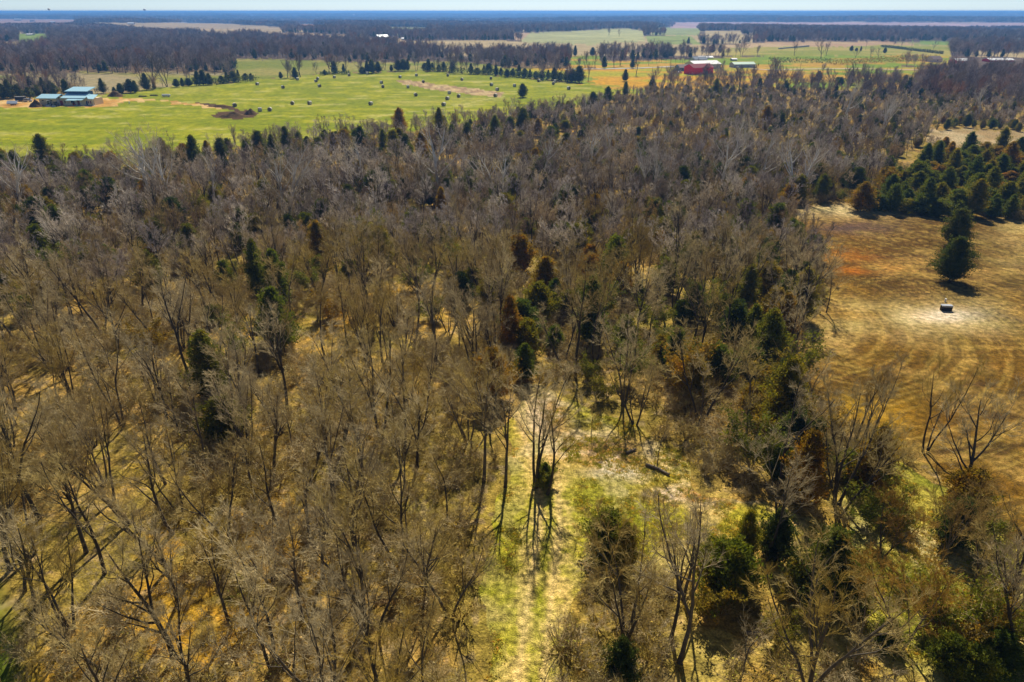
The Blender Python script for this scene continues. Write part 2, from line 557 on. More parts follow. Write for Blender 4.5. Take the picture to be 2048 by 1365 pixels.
    for (qx, qy, e0, sd_) in ((_c1[0]-18, _c1[1]+4, .44, 1), (_c2[0]+22, _c2[1]-16, .48, 2), (_c3[0]+2, _c3[1]+1, .46, 3), (_c3[0]-60, _c3[1]-70, .5, 4)):
        rho = np.hypot(x-qx, y-qy); th = np.arctan2(y-qy, x-qx)
        sk = fbm(rho*1.9+fbm(x, y, 14, 2, 300+sd_)*4+n_b*1.2, th*np.maximum(rho, 4)/12.0, 1.0, 3, 310+sd_)
        gate = sstep(e0, e0+.10, fbm(x, y, 22, 2, 320+sd_))
        cx = mix(cx, C((.50, .34, .07)), sstep(.55, .68, sk)*gate*.28*(.4+1.2*n_a))
        cx = mix(cx, C((.085, .048, .010)), sstep(.45, .33, sk)*gate*.34*(.4+1.2*n_a))
    def blob(X0, Y0, sx, sy, pw=1.0):
        return np.exp(-(((px-X0)/sx)**2+((py-Y0)/sy)**2)*pw)
    wob = (fbm(x, y, 6, 3, 161)-.5)*1.2
    cx = mix(cx, C((.56, .44, .19)), (blob(1690, 425, 130, 12)+blob(1800, 415, 200, 8))*(.9+wob))
    cx = mix(cx, C((.34, .115, .008)), (blob(1680, 512, 80, 16)+blob(1720, 540, 70, 9))*(.75+wob*1.6))
    cx = mix(cx, C((.11, .065, .045)), blob(1710, 455, 75, 14)*(.9+wob))
    cx = mix(cx, C((.55, .44, .17)), blob(1885, 638, 120, 34)*(1.0+wob*1.8))
    cx = mix(cx, C((.66, .56, .36)), blob(1900, 632, 62, 13)*(1.4+wob*1.5))
    cx = mix(cx, C((.50, .38, .12)), (blob(1700, 640, 70, 30)+blob(1640, 690, 60, 35)+blob(2040, 480, 60, 60))*(.55+wob*1.4))
    cx = mix(cx, C((.40, .24, .012)), blob(1730, 830, 90, 40)*(.8+wob))
    setm('clearing', cx)
    # trail and the grassy glade it opens into
    t0 = mix(C((.36, .32, .025)), C((.46, .36, .10)), sstep(.42, .62, n_b))
    t0 = mix(t0, C((.24, .26, .015)), sstep(.5, .7, n_a)*.5)
    tx = x-(px*0)
    c_line = trail_mid(y)
    off = np.abs(x-c_line)
    t0 = mix(t0, mix(C((.60, .46, .13)), C((.42, .37, .05)), sstep(.5, .68, n_d)), np.exp(-(off/2.7)**4)*sstep(84, 68, y)*.9)
    t0 = mix(t0, C((.60, .46, .15)), np.exp(-((off-1.1)/.38)**2)*sstep(110, 80, y))
    t0 = mix(t0, C((.28, .28, .02)), np.exp(-(off/.5)**2)*sstep(95, 70, y)*.7*(.4+1.2*n_b))
    bare = (blob(1200, 900, 130, 45)+blob(1090, 830, 45, 45)+blob(1400, 990, 120, 18)+blob(1560, 1050, 60, 8))
    t0 = mix(t0, mix(C((.50, .32, .11)), C((.64, .50, .27)), sstep(.4, .6, n_b)), bare*(1.1+wob))
    t0 = mix(t0, C((.15, .095, .02)), blob(1205, 890, 50, 14)*(.8+wob*1.5))
    t0 = mix(t0, C((.62, .55, .40)), blob(1225, 945, 60, 12)*(.45+wob))
    setm('trail', t0)
    yg = mix(C((.42, .36, .05)), C((.24, .24, .02)), sstep(.4, .65, n_b))
    yg = mix(yg, C((.52, .42, .18)), sstep(.5, .7, n_a)*.7)
    setm('yellow_glade', yg)
    for j, k in enumerate(FAR):
        m = reg == 100+j
        col[m] = np.array(FAR[k][1])*(0.75+0.5*fbm(x[m], y[m], 120, 2, 170+j))[:, None]
    col = np.clip(col, 0.002, 0.85)

    zz = z.copy()
    # ruts, tufts and dug edges as real relief near the camera
    near = sstep(150, 90, r)
    zz += near*(fbm(x, y, 1.3, 3, 200)-.5)*.28
    zz -= near*(reg == gidx['trail'])*np.exp(-((off-1.1)/.35)**2)*.09
    groups = {}
    idx = np.arange(na*nr).reshape(nr, na)
    i0 = idx[:-1, :]; i1 = np.roll(i0, -1, axis=1); j0 = idx[1:, :]; j1 = np.roll(j0, -1, axis=1)
    quads = np.stack([i0, i1, j1, j0], -1).reshape(-1, 4)[:, ::-1]
    rq = reg[i0.ravel()]
    rad = r[i0.ravel()]
    grp = np.zeros(len(rq), int)
    grp[rad > 900] = 9
    for gname, ks, gi in (('clearing', ('clearing',), 1), ('trail', ('trail',), 2), ('hay', ('hay_field',), 3), ('pasture', ('pasture', 'green_strip', 'glade'), 4),
                          ('sedge', ('orange_field',), 5), ('fields', ('green_right', 'upper_green', 'upper_tan', 'upper_tan_low', 'upper_far_green'), 6),
                          ('lawn', ('lawn',), 7), ('dry', ('bare_pasture', 'yellow_glade'), 8)):
        for k in ks:
            grp[rq == gidx[k]] = gi
    spec = [(0, 'ground', M_floor), (1, 'dirt_clearing', M_clear), (2, 'grass_path', M_path), (3, 'hay_field', M_grass), (4, 'pasture_land', M_grass), (5, 'sedge_field', M_grass),
            (6, 'farm_fields', M_grass), (7, 'lawn', M_grass), (8, 'dry_grass_land', M_path), (9, 'far_land', M_far)]
    verts = np.stack([x, y, zz], 1)
    for gi, name, mat in spec:
        q = quads[grp == gi]
        if not len(q):
            continue
        u, inv = np.unique(q, return_inverse=True)
        inv = inv.reshape(q.shape)
        f3 = None
        vv = verts[u]
        if gi == 0:      # close the sheet under the camera
            f0 = len(vv)
            first = np.searchsorted(u, idx[0])
            vv = np.vstack([vv, [0, 0, 0]])
            f3 = np.stack([np.full(na, f0), np.roll(first, -1), first], 1)
        me = mesh_np(name, vv, inv, f3, [mat], smooth=True)
        a = me.attributes.new('gcol', 'FLOAT_COLOR', 'POINT')
        cc = np.ones((len(vv), 4), np.float32)
        cc[:len(u), :3] = col[u]
        if gi == 0: cc[-1, :3] = (.2, .15, .03)
        a.data.foreach_set('color', cc.ravel())
        o = link(name, me)
        tag(o, kind='structure')


_c1, _c2, _c3 = gp(1700, 640), gp(1990, 1000), gp(1900, 640)
M_clear = ground_mat('cleared_soil', 0.9, sc1=1.0)
build_ground()


# ------------------------------------------------------------------ tree meshes
def polyline(rs, p, d, L, n, wig, up, r0, r1):
    """wandering branch: returns points (n+1,3), radii"""
    pts = [p]; rad = [r0]
    d = d/np.linalg.norm(d)
    for i in range(n):
        d = d+rs.normal(0, wig, 3)+np.array([0, 0, up])
        d = d/np.linalg.norm(d)
        p = p+d*(L/n)
        pts.append(p); rad.append(r0+(r1-r0)*(i+1)/n)
    return np.array(pts), np.array(rad)


def tubes(lines, k):
    """lines: list of (pts,rad) -> verts, quads"""
    V, Q = [], []
    base = 0
    ca = np.cos(2*PI*np.arange(k)/k); sa = np.sin(2*PI*np.arange(k)/k)
    for pts, rad in lines:
        t = np.gradient(pts, axis=0)
        t /= np.linalg.norm(t, axis=1)[:, None]+1e-9
        ref = np.array([1.0, 0.2, 0.0]) if abs(t[0, 0]) < 0.8 else np.array([0, 1.0, 0.2])
        u = np.cross(t, ref); u /= np.linalg.norm(u, axis=1)[:, None]+1e-9
        v = np.cross(t, u)
        ring = pts[:, None, :]+rad[:, None, None]*(u[:, None, :]*ca[None, :, None]+v[:, None, :]*sa[None, :, None])
        n = len(pts)
        V.append(ring.reshape(-1, 3))
        i = np.arange(n-1)[:, None]*k; j = np.arange(k)[None, :]
        a = i+j; b = i+(j+1) % k
        Q.append((np.stack([a, b, b+k, a+k], -1).reshape(-1, 4))+base)
        base += n*k
    return np.vstack(V), np.vstack(Q)


def side_dir(rs, d, ang, az=None):
    d = d/np.linalg.norm(d)
    ref = np.array([0, 0, 1.0]) if abs(d[2]) < .9 else np.array([1.0, 0, 0])
    u = np.cross(d, ref); u /= np.linalg.norm(u)
    v = np.cross(d, u)
    a = rs.uniform(0, 2*PI) if az is None else az
    s = u*math.cos(a)+v*math.sin(a)
    return d*math.cos(ang)+s*math.sin(ang)


def grow_tree(seed, H=13.0, stems=1, lean=0.06, r0=0.2, spread=0.46, limbs=10, subs=6, twigs=9, twigs2=4, rmin=0.010, first=0.35, fork=0.0, split=0.15, wig=.07, tw_len=1.0, ang=(.38, .8)):
    rs = np.random.RandomState(seed)
    main, mid, fine = [], [], []
    tops = []
    for s in range(stems):
        a = 2*PI*s/max(stems, 1)+rs.uniform(-.5, .5)
        ln = lean*rs.uniform(.6, 1.4) if stems == 1 else split*rs.uniform(.7, 1.3)
        d = np.array([math.cos(a)*ln, math.sin(a)*ln, 1.0])
        Hs = H*rs.uniform(.85, 1.0)
        r = r0 if stems == 1 else r0*rs.uniform(.62, .9)
        p = np.array([math.cos(a), math.sin(a), 0])*(0.0 if stems == 1 else r0*.8)
        p[2] = -0.4
        P, Rd = polyline(rs, p, d, Hs*.88+.4, 11, wig*.8, 0.02, r, r*.16)
        Rd[0] *= 1.35
        main.append((P, Rd)); tops.append((P, Rd, Hs))
        if rs.rand() < fork:
            i = rs.randint(4, 7)
            dd = side_dir(rs, P[i+1]-P[i], rs.uniform(.3, .5))
            P2, R2 = polyline(rs, P[i], dd, Hs*(.88-i/12.5), 8, wig, .05, Rd[i]*.8, Rd[-1])
            main.append((P2, R2)); tops.append((P2, R2, Hs))
    for P, Rd, Hs in tops:
        L0 = np.linalg.norm(P[-1]-P[0])
        tot = len(P)-1
        nb = max(4, int(limbs*L0/H+.5))
        lo = first if P[0][2] < 1 else 0.1
        for b in range(nb):
            t = lo+(1-lo)*((b+rs.uniform(0, 1))/nb)
            x = t*tot; i = min(int(x), tot-1); f = x-i
            p = P[i]*(1-f)+P[i+1]*f
            rr = Rd[i]*(1-f)+Rd[i+1]*f
            rel = (t-lo)/(1-lo)
            L = H*spread*(.55*(1-rel)**.7+.16)*rs.uniform(.7, 1.25)
            dd = side_dir(rs, P[i+1]-P[i], rs.uniform(*ang)*(1-.3*rel))
            br = max(rmin*1.5, min(rr*.62, .018*L+.012))
            B, BR = polyline(rs, p, dd, L, 6, wig*1.5, .10, br, rmin*1.1)
            (mid if L > H*.22 else mid).append((B, BR))
            ns = max(3, int(subs*L/(H*.4)+.5))
            for c in range(ns):
                tt = rs.uniform(.22, 1.0)*6; ii = min(int(tt), 5); ff = tt-ii
                q = B[ii]*(1-ff)+B[ii+1]*ff
                l2 = L*rs.uniform(.28, .55)*(1.15-tt/6*.5)
                d2 = side_dir(rs, B[ii+1]-B[ii], rs.uniform(.4, .85))
                S, SR = polyline(rs, q, d2, l2, 4, wig*2, .09, max(rmin*1.1, min(BR[ii]*.6, .03)), rmin*.8)
                mid.append((S, SR))
                for e in range(twigs):
                    t3 = rs.uniform(.15, 1.0)*4; i3 = min(int(t3), 3); f3 = t3-i3
                    q3 = S[i3]*(1-f3)+S[i3+1]*f3
                    l3 = rs.uniform(.5, 1.2)*tw_len*(.45+l2*.22)
                    d3 = side_dir(rs, S[i3+1]-S[i3], rs.uniform(.35, .8))
                    T, TR = polyline(rs, q3, d3, l3, 2, wig*2.2, .08, rmin*.95, rmin*.5)
                    fine.append((T, TR))
                    for g in range(twigs2):
                        t4 = rs.uniform(.2, 1.0)
                        q4 = T[0]*(1-t4)+T[-1]*t4
                        d4 = side_dir(rs, T[-1]-T[0], rs.uniform(.35, .8))
                        fine.append((np.array([q4, q4+d4*l3*rs.uniform(.3, .7)+np.array([0, 0, .05])]), np.array([rmin*.7, rmin*.35])))
    return main, mid, fine


def tree_meshes(name, seed, mt=None, mc=None, km=6, kc=3, limbs_in_trunk=True, **kw):
    main, mid, fine = grow_tree(seed, **kw)
    thick = [l for l in mid if l[1][0] > .035]
    thin = [l for l in mid if l[1][0] <= .035]
    V, Q = tubes(main, km)
    if thick:
        V2, Q2 = tubes(thick, 4)
        Q = np.vstack([Q, Q2+len(V)]); V = np.vstack([V, V2])
    tr = mesh_np(name+'_trunk', V, Q, None, [mt or M_trunk], smooth=True)
    V, Q = tubes(thin+fine, kc)
    cr = mesh_np(name+'_crown', V, Q, None, [mc or M_twig])
    return tr, cr


def merged(name, parts):
    """join meshes (with their materials) into one source mesh for scattering"""
    V, Q, MI, mats, off = [], [], [], [], 0
    for me in parts:
        n = len(me.vertices)
        co = np.empty(n*3, np.float32); me.vertices.foreach_get('co', co)
        lv = np.empty(len(me.loops), np.int32); me.loops.foreach_get('vertex_index', lv)
        ls = np.empty(len(me.polygons), np.int32); me.polygons.foreach_get('loop_start', ls)
        lt = np.empty(len(me.polygons), np.int32); me.polygons.foreach_get('loop_total', lt)
        V.append(co.reshape(-1, 3))
        if me.materials[0] not in mats: mats.append(me.materials[0])
        mi = mats.index(me.materials[0])
        Q.append((lv+off, lt, mi)); off += n
    me = bpy.data.meshes.new(name)
    V = np.vstack(V)
    me.vertices.add(len(V)); me.vertices.foreach_set('co', V.ravel())
    lo = np.concatenate([q[0] for q in Q]); lt = np.concatenate([q[1] for q in Q])
    st = np.concatenate([[0], np.cumsum(lt)[:-1]]).astype(np.int32)
    me.loops.add(len(lo)); me.loops.foreach_set('vertex_index', lo)
    me.polygons.add(len(lt)); me.polygons.foreach_set('loop_start', st)
    me.polygons.foreach_set('material_index', np.concatenate([np.full(len(q[1]), q[2], np.int32) for q in Q]))
    for m in mats: me.materials.append(m)
    me.update(calc_edges=True)
    return me


def leaf_cloud(rs, P, size, up=0.5):
    """small pointed three-cornered sprays at points P"""
    n = len(P)
    d = rs.normal(0, 1, (n, 3)); d[:, 2] = np.abs(d[:, 2])*.6+up
    d /= np.linalg.norm(d, axis=1)[:, None]
    e = np.cross(d, rs.normal(0, 1, (n, 3))); e /= np.linalg.norm(e, axis=1)[:, None]+1e-9
    s = size*rs.uniform(.6, 1.5, n)[:, None]
    V = np.stack([P-e*s*.38, P+e*s*.38, P+d*s*1.1], 1).reshape(-1, 3)
    return V, np.arange(3*n).reshape(-1, 3)


def cedar_meshes(name, seed, H=7.0, W=4.6, n=14000, mat=None, size=.21, pw=.75, base=.06):
    rs = np.random.RandomState(seed)
    # a few hundred boughs reaching out of the leader, each carrying sprays; gaps stay between them
    pts = []
    nb = 230
    for b in range(nb):
        t = (b+rs.uniform(0, 1))/nb
        z = H*(base+(1-base)*t)
        prof = (1-t)**pw*(0.35+0.65*min(1, t*5+.25))
        az = b*2.399+rs.uniform(-.4, .4)
        L = W/2*prof*rs.uniform(.55, 1.15)*(.78+.44*math.sin(az*2+seed)*math.sin(z*1.3+seed)**2+.18*math.sin(az*3+z))+.15
        k = max(4, int(n/nb*(.35+1.3*prof)))
        s = rs.uniform(.12, 1.0, k)**.65
        rise = rs.uniform(.15, .6)
        x = np.cos(az)*L*s; y = np.sin(az)*L*s
        jit = rs.normal(0, 1, (k, 3))*(.10+.16*s*L/2.0)[:, None]
        pts.append(np.stack([x, y, z+s*L*rise-.05*L], 1)+jit)
    P = np.vstack(pts)
    P[:, 2] = np.maximum(P[:, 2], .12)
    V, T = leaf_cloud(rs, P, size, .7)
    cr = mesh_np(name+'_crown', V, None, T, [mat or M_cedar])
    L, _ = [], 0
    P0, R0 = polyline(rs, np.array([0, 0, -.3]), np.array([0.02, 0.02, 1]), H*.9, 6, .03, .02, .13*H/7, .02)
    tr = tubes([(P0, R0)], 6)
    return mesh_np(name+'_trunk', tr[0], tr[1], None, [M_trunk], smooth=True), cr


def bush_meshes(name, seed, H=2.6, W=3.0, n=1800, mat=None, size=.14, twig=True, stems=7):
    rs = np.random.RandomState(seed)
    L, P = [], []
    for s in range(stems):
        a = rs.uniform(0, 2*PI)
        d = np.array([math.cos(a)*W/H*.45, math.sin(a)*W/H*.45, 1])
        B, BR = polyline(rs, np.array([0, 0, -.1]), d, H*rs.uniform(.7, 1.05), 5, .14, .03, .035, .012)
        L.append((B, BR))
        for c in range(9):
            t = rs.uniform(.2, 1)*5; i = min(int(t), 4)
            q = B[i]*(1-(t-i))+B[i+1]*(t-i)
            S, SR = polyline(rs, q, side_dir(rs, B[i+1]-B[i], rs.uniform(.4, 1)), rs.uniform(.4, 1.0)*H*.4, 3, .18, .05, .012, .006)
            L.append((S, SR))
            k = max(1, n//(stems*9))
            tt = rs.uniform(0, 3, k); ii = np.minimum(tt.astype(int), 2)
            pp = S[ii]*(1-(tt-ii))[:, None]+S[ii+1]*(tt-ii)[:, None]
            P.append(pp+rs.normal(0, .13, (k, 3)))
            for g in range(4 if twig else 0):
                t4 = rs.uniform(.1, 1)
                q4 = S[0]*(1-t4)+S[-1]*t4
                L.append((np.array([q4, q4+side_dir(rs, S[-1]-S[0], .7)*rs.uniform(.2, .6)]), np.array([.008, .004])))
    V, Q = tubes(L, 3)
    st = mesh_np(name+'_stems', V, Q, None, [M_twig])
    if n:
        V, T = leaf_cloud(rs, np.vstack(P), size, .3)
        return st, mesh_np(name+'_leaves', V, None, T, [mat or M_olive])
    return st, None


# near, fully twigged deciduous trees
BARE = []
specs = [dict(H=13, stems=1, fork=1.0, r0=.18), dict(H=14, stems=2, r0=.19), dict(H=12, stems=1, lean=.16, r0=.16, fork=.5), dict(H=13.5, stems=3, r0=.19, split=.16),
         dict(H=11, stems=1, spread=.66, first=.25, r0=.2, fork=1.0, ang=(.5, 1.0)), dict(H=14.5, stems=1, fork=1.0, spread=.36, r0=.18, first=.48), dict(H=12.5, stems=2, split=.24, r0=.18, fork=.5),
         dict(H=10, stems=1, r0=.10, spread=.40, limbs=8), dict(H=10.5, stems=4, r0=.14, split=.28, limbs=7), dict(H=12, stems=1, lean=.3, r0=.17, fork=1.0)]
midspecs = specs+[dict(H=14, stems=1, spread=.30, first=.3, r0=.15, fork=1.0), dict(H=9.5, stems=1, spread=.85, first=.18, r0=.2, ang=(.6, 1.1)), dict(H=12, stems=3, spread=.36, split=.3, r0=.15),
                  dict(H=13, stems=1, spread=.55, first=.5, r0=.2, fork=1.0), dict(H=8, stems=5, spread=.5, split=.4, r0=.1), dict(H=11.5, stems=2, spread=.62, first=.3, split=.3, r0=.18)]
FORM = ['forked', 'twin-stemmed', 'leaning', 'three-stemmed', 'low-branched', 'tall straight', 'wide-forked', 'slender young', 'many-stemmed', 'strongly leaning']
for i, s in enumerate(specs):
    BARE.append(tree_meshes('bare_tree%d' % i, 100+i, **s))
BUD = tree_meshes('bud_tree', 140, mc=M_bud, H=9, stems=2, split=.3, r0=.16, spread=.75, first=.2)
SYC = [tree_meshes('sycamore%d' % i, 150+i, mt=M_white, mc=M_pale, H=19, stems=s, r0=.52, split=.28, spread=.66, twigs=4, ang=(.5, 1.0), fork=1.0, limbs=10, rmin=.016, first=.3, wig=.10) for i, s in enumerate((1, 2, 1))]
# lighter copies for the mass of the wood further off
MIDT = [merged('mid_tree%d' % i, tree_meshes('m%d' % i, 200+i, mc=M_twig_mid, km=4, kc=3, rmin=.02, subs=7, twigs=7, twigs2=2, **{k: v for k, v in s.items() if k != 'limbs'}, limbs=9))
        for i, s in enumerate(midspecs)]
FART = [merged('far_tree%d' % i, tree_meshes('f%d' % i, 300+i, mt=M_twig_far, mc=M_twig_far, km=3, kc=3, rmin=.06, H=15, stems=1+i % 2, r0=.26, spread=1.0, limbs=11, subs=6, twigs=4, twigs2=0, first=.12, tw_len=1.7)) for i in range(5)]
CED = [cedar_meshes('cedar%d' % i, 400+i, H=h, W=ww, pw=pw) for i, (h, ww, pw) in enumerate(((7, 6.4, .5), (8.5, 6.0, .62), (5.5, 6.0, .42), (9.5, 6.0, .62)))]
CEDD = [cedar_meshes('darkcedar%d' % i, 420+i, H=h, W=ww, pw=pw, mat=M_cedar_dark) for i, (h, ww, pw) in enumerate(((7.5, 7.0, .5), (9, 6.4, .65)))]
BUSH = [bush_meshes('bush%d' % i, 440+i, H=h, W=ww, n=nn) for i, (h, ww, nn) in enumerate(((3.2, 3.6, 2600), (2.4, 3.0, 1800), (4.2, 3.6, 3000)))]
BRUSH = [bush_meshes('brush%d' % i, 460+i, H=1.5, W=1.9, n=120, mat=M_brush, size=.10, stems=6)[0:2] for i in range(4)]


def clump_mesh(seed):
    """a stretch of far woodland: many rough crowns of leaf-sized facets"""
    rs = np.random.RandomState(seed)
    P = []
    for c in range(26):
        cx, cy = rs.uniform(-20, 20, 2); h = rs.uniform(8, 15); w0 = rs.uniform(3.5, 6)
        k = 34
        q = rs.normal(0, 1, (k, 3)); q /= np.linalg.norm(q, axis=1)[:, None]
        P.append(np.stack([cx+q[:, 0]*w0, cy+q[:, 1]*w0, h*.62+q[:, 2]*h*.38], 1))
    V, T = leaf_cloud(rs, np.vstack(P), 3.4, .4)
    return mesh_np('wood_clump', V, None, T, [M_twig_far])


CLUMP = [clump_mesh(500+i) for i in range(3)]


def scatter(name, meshes, pts, var, rot, scl, label, cat, tilt=None):
    """one 'stuff' object: instances of the meshes on its own points"""
    me = bpy.data.meshes.new(name)
    pts = np.asarray(pts, np.float32)
    me.vertices.add(len(pts)); me.vertices.foreach_set('co', pts.ravel())
    for nm, ty, arr in (('var', 'INT', var), ('rotz', 'FLOAT', rot), ('scl', 'FLOAT', scl)):
        a = me.attributes.new(nm, ty, 'POINT')
        a.data.foreach_set('value', np.asarray(arr, np.int32 if ty == 'INT' else np.float32))
    me.update()
    o = link(name, me)
    g = bpy.data.node_groups.new(name+'_nodes', 'GeometryNodeTree')
    g.interface.new_socket('Geometry', in_out='INPUT', socket_type='NodeSocketGeometry')
    g.interface.new_socket('Geometry', in_out='OUTPUT', socket_type='NodeSocketGeometry')
    gi = g.nodes.new('NodeGroupInput'); go = g.nodes.new('NodeGroupOutput')
    mtp = g.nodes.new('GeometryNodeMeshToPoints')
    g.links.new(gi.outputs[0], mtp.inputs['Mesh'])
    iop = g.nodes.new('GeometryNodeInstanceOnPoints')
    g.links.new(mtp.outputs[0], iop.inputs['Points'])
    jn = g.nodes.new('GeometryNodeJoinGeometry')
    for m in meshes:
        src = bpy.data.objects.new(m.name+'_source', m)
        oi = g.nodes.new('GeometryNodeObjectInfo')
        oi.inputs['Object'].default_value = src
        oi.inputs['As Instance'].default_value = False
        gti = g.nodes.new('GeometryNodeGeometryToInstance')
        g.links.new(oi.outputs['Geometry'], gti.inputs[0])
        g.links.new(gti.outputs[0], jn.inputs[0])
    g.links.new(jn.outputs[0], iop.inputs['Instance'])
    iop.inputs['Pick Instance'].default_value = True

    def attr(nm, ty):
        n = g.nodes.new('GeometryNodeInputNamedAttribute'); n.data_type = ty
        n.inputs['Name'].default_value = nm
        return n.outputs['Attribute']
    g.links.new(attr('var', 'INT'), iop.inputs['Instance Index'])
    cx = g.nodes.new('ShaderNodeCombineXYZ')
    g.links.new(attr('rotz', 'FLOAT'), cx.inputs[2])
    g.links.new(cx.outputs[0], iop.inputs['Rotation'])
    g.links.new(attr('scl', 'FLOAT'), iop.inputs['Scale'])
    g.links.new(iop.outputs[0], go.inputs[0])
    md = o.modifiers.new('scatter', 'NODES'); md.node_group = g
    return tag(o, label, cat, kind='stuff')


def jgrid(x0, x1, y0, y1, s, seed):
    rs = np.random.RandomState(seed)
    gx, gy = np.meshgrid(np.arange(x0, x1, s), np.arange(y0, y1, s))
    gx = gx+(np.arange(gx.shape[0]) % 2)[:, None]*s*.5
    x = gx.ravel()+rs.uniform(-.42, .42, gx.size)*s; y = gy.ravel()+rs.uniform(-.42, .42, gx.size)*s
    return x, y


def in_view(x, y, mx=60, top=15):
    """could a thing up to `top` metres tall standing here show in the frame, with room to step aside"""
    px, py, dep = proj(x, y, height(x, y)+top)
    p2, q2, _ = proj(x, y, height(x, y))
    m = mx*F/np.maximum(dep, 1)*.1+90
    return (dep > 5) & (px > -m) & (px < 2048+m) & (py < 1500)


#@@OBJECTS
ORD = ['first', 'second', 'third', 'fourth', 'fifth', 'sixth', 'seventh', 'eighth', 'ninth', 'tenth', 'eleventh', 'twelfth', 'thirteenth', 'fourteenth', 'fifteenth', 'sixteenth',
       'seventeenth', 'eighteenth', 'nineteenth', 'twentieth']
ORD += ['twenty-'+o for o in ORD[:9]]+['thirtieth']+['thirty-'+o for o in ORD[:9]]
LANDMARKS = [((1090, 985), 'the paired trees on the trail'), ((1130, 835), 'the bend of the grass trail'), ((1060, 1300), 'the bright end of the trail'), ((40, 1300), 'the dark green lawn corner'),
             ((1230, 935), 'the churned pale mud patch'), ((1320, 935), 'the fallen log'), ((1850, 905), 'the lone forked tree on the soil'), ((1600, 640), 'the cedar at the clearing edge'),
             ((600, 660), 'the sunlit yellow gap in the wood'), ((1250, 1270), 'the broad many-stemmed tree'), ((1800, 1300), 'the orange budding tree'), ((870, 400), 'the white sycamore'),
             ((1000, 620), 'the green cedar thicket'), ((300, 380), 'the pale-limbed sycamores'), ((1640, 1200), 'the big round cedars by the glade'), ((30, 860), 'the left edge of the frame'),
             ((520, 1340), 'the bottom edge of the frame'), ((450, 900), 'the leafy brown hollow'), ((760, 1000), 'the row of dark trunks'), ((250, 1130), 'the white broken limb')]
_used = {}


def where(px, py, noun, form):
    """label that says which one: form, rank and side of the nearest landmark"""
    best = min(LANDMARKS, key=lambda L: (L[0][0]-px)**2+(1.7*(L[0][1]-py))**2)
    dx, dy = px-best[0][0], 1.7*(py-best[0][1])
    side = ('left of' if dx < 0 else 'right of') if abs(dx) > abs(dy) else ('beyond' if dy < 0 else 'in front of')
    k = (form, noun, side, best[1])
    _used[k] = _used.get(k, -1)+1
    return f"{ORD[_used[k]]} {form} {noun} {side} {best[1]}"


def make_tree(name, meshes, x, y, s, rz, label, cat, group, sz=None, sink=0.0, parts=('trunk', 'crown')):
    t = empty(name, (x, y, float(height(x, y))-sink), rz)
    t.scale = (s, s, s if sz is None else sz)
    for nm, m in zip(parts, meshes):
        if m is not None:
            link(nm, m, t)
    return tag(t, label, cat, group)


# where the evergreens and bushes stand
rs = np.random.RandomState(9)
stand = []
for yy in (424, 412, 398, 384, 370, 356, 343, 330, 318):
    x0 = 1720 if yy > 400 else 1700+(424-yy)*1.6
    step = 34*(yy-200)/220
    xx = x0+rs.uniform(0, step)
    while xx < 2090:
        y2_ = yy+(xx-1720)*.04*(1 if yy > 395 else .4)+(rs.uniform(-9, 7) if yy < 420 else rs.uniform(-4, 2))
        stand.append((xx, y2_)); xx += step*rs.uniform(.75, 1.15)
band = [(10, 345), (38, 350), (66, 345), (95, 338), (350, 338), (372, 330), (395, 345), (420, 332), (445, 320), (470, 330), (500, 335), (330, 325), (520, 310), (548, 322), (575, 305), (600, 300), (640, 312), (648, 290),
        (690, 300), (715, 285), (735, 300), (768, 305), (790, 320), (800, 300), (820, 330), (845, 318), (870, 305), (905, 300), (935, 285), (700, 330), (760, 335), (655, 335), (880, 275), (800, 265), (1020, 262), (1045, 268), (1100, 290), (1110, 280),
        (960, 310), (1185, 215), (1215, 205), (1250, 195), (1430, 195), (1045, 195), (400, 355), (290, 330), (1560, 262), (1530, 255), (1635, 165), (1675, 168), (1680, 172), (1700, 170)]
band += [(15, 365), (120, 352), (160, 348), (230, 345), (310, 350), (455, 352), (540, 345), (585, 330), (618, 318), (670, 312), (725, 322), (745, 315), (812, 318), (858, 332), (925, 315), (990, 285), (1040, 300), (1075, 272), (560, 365), (1130, 262)]
mid_c = [(722, 505), (745, 520), (765, 545), (700, 560), (640, 520), (900, 595), (925, 610), (945, 580), (975, 615), (1000, 600), (885, 450), (1032, 520), (1040, 545), (1090, 600), (1110, 625), (1135, 640), (1075, 650),
         (1045, 680), (1020, 700), (1055, 705), (1110, 700), (1160, 640), (1180, 560), (1225, 570), (1240, 600), (1275, 610), (1330, 590), (1360, 650), (1385, 640), (1450, 650), (1465, 690), (1490, 620), (1500, 700), (1530, 590), (1545, 650),
         (1560, 690), (1530, 740), (1500, 760), (1330, 730), (1345, 745), (1250, 700), (1180, 690), (520, 590), (640, 560), (430, 650), (560, 700), (130, 505), (60, 640), (560, 620), (1380, 560), (1280, 500), (1490, 540), (1560, 560), (1570, 610),
         (960, 780), (985, 800), (455, 880), (430, 800), (1050, 760), (1380, 800), (1430, 770), (1500, 830), (1560, 860), (1075, 640), (1100, 560)]
near_c = [(1212, 1120, 1.0), (1245, 1140, .7), (1450, 1195, 1.15), (1430, 1150, .9), (1545, 1120, .8), (1640, 1215, 1.15), (1660, 1140, .9), (1600, 1190, .9), (1925, 1030, 1.1), (1900, 1090, .8), (1580, 910, .9), (1620, 930, .8), (1600, 1000, 1.0),
          (1700, 960, .9), (1735, 985, .95), (1560, 820, .9), (1240, 1360, .6), (1090, 975, .38), (1990, 1340, .7), (1940, 1365, .7), (1770, 1290, .5), (1560, 960, .8), (1480, 1140, .7), (1890, 1340, .6), (1700, 1230, .6)]
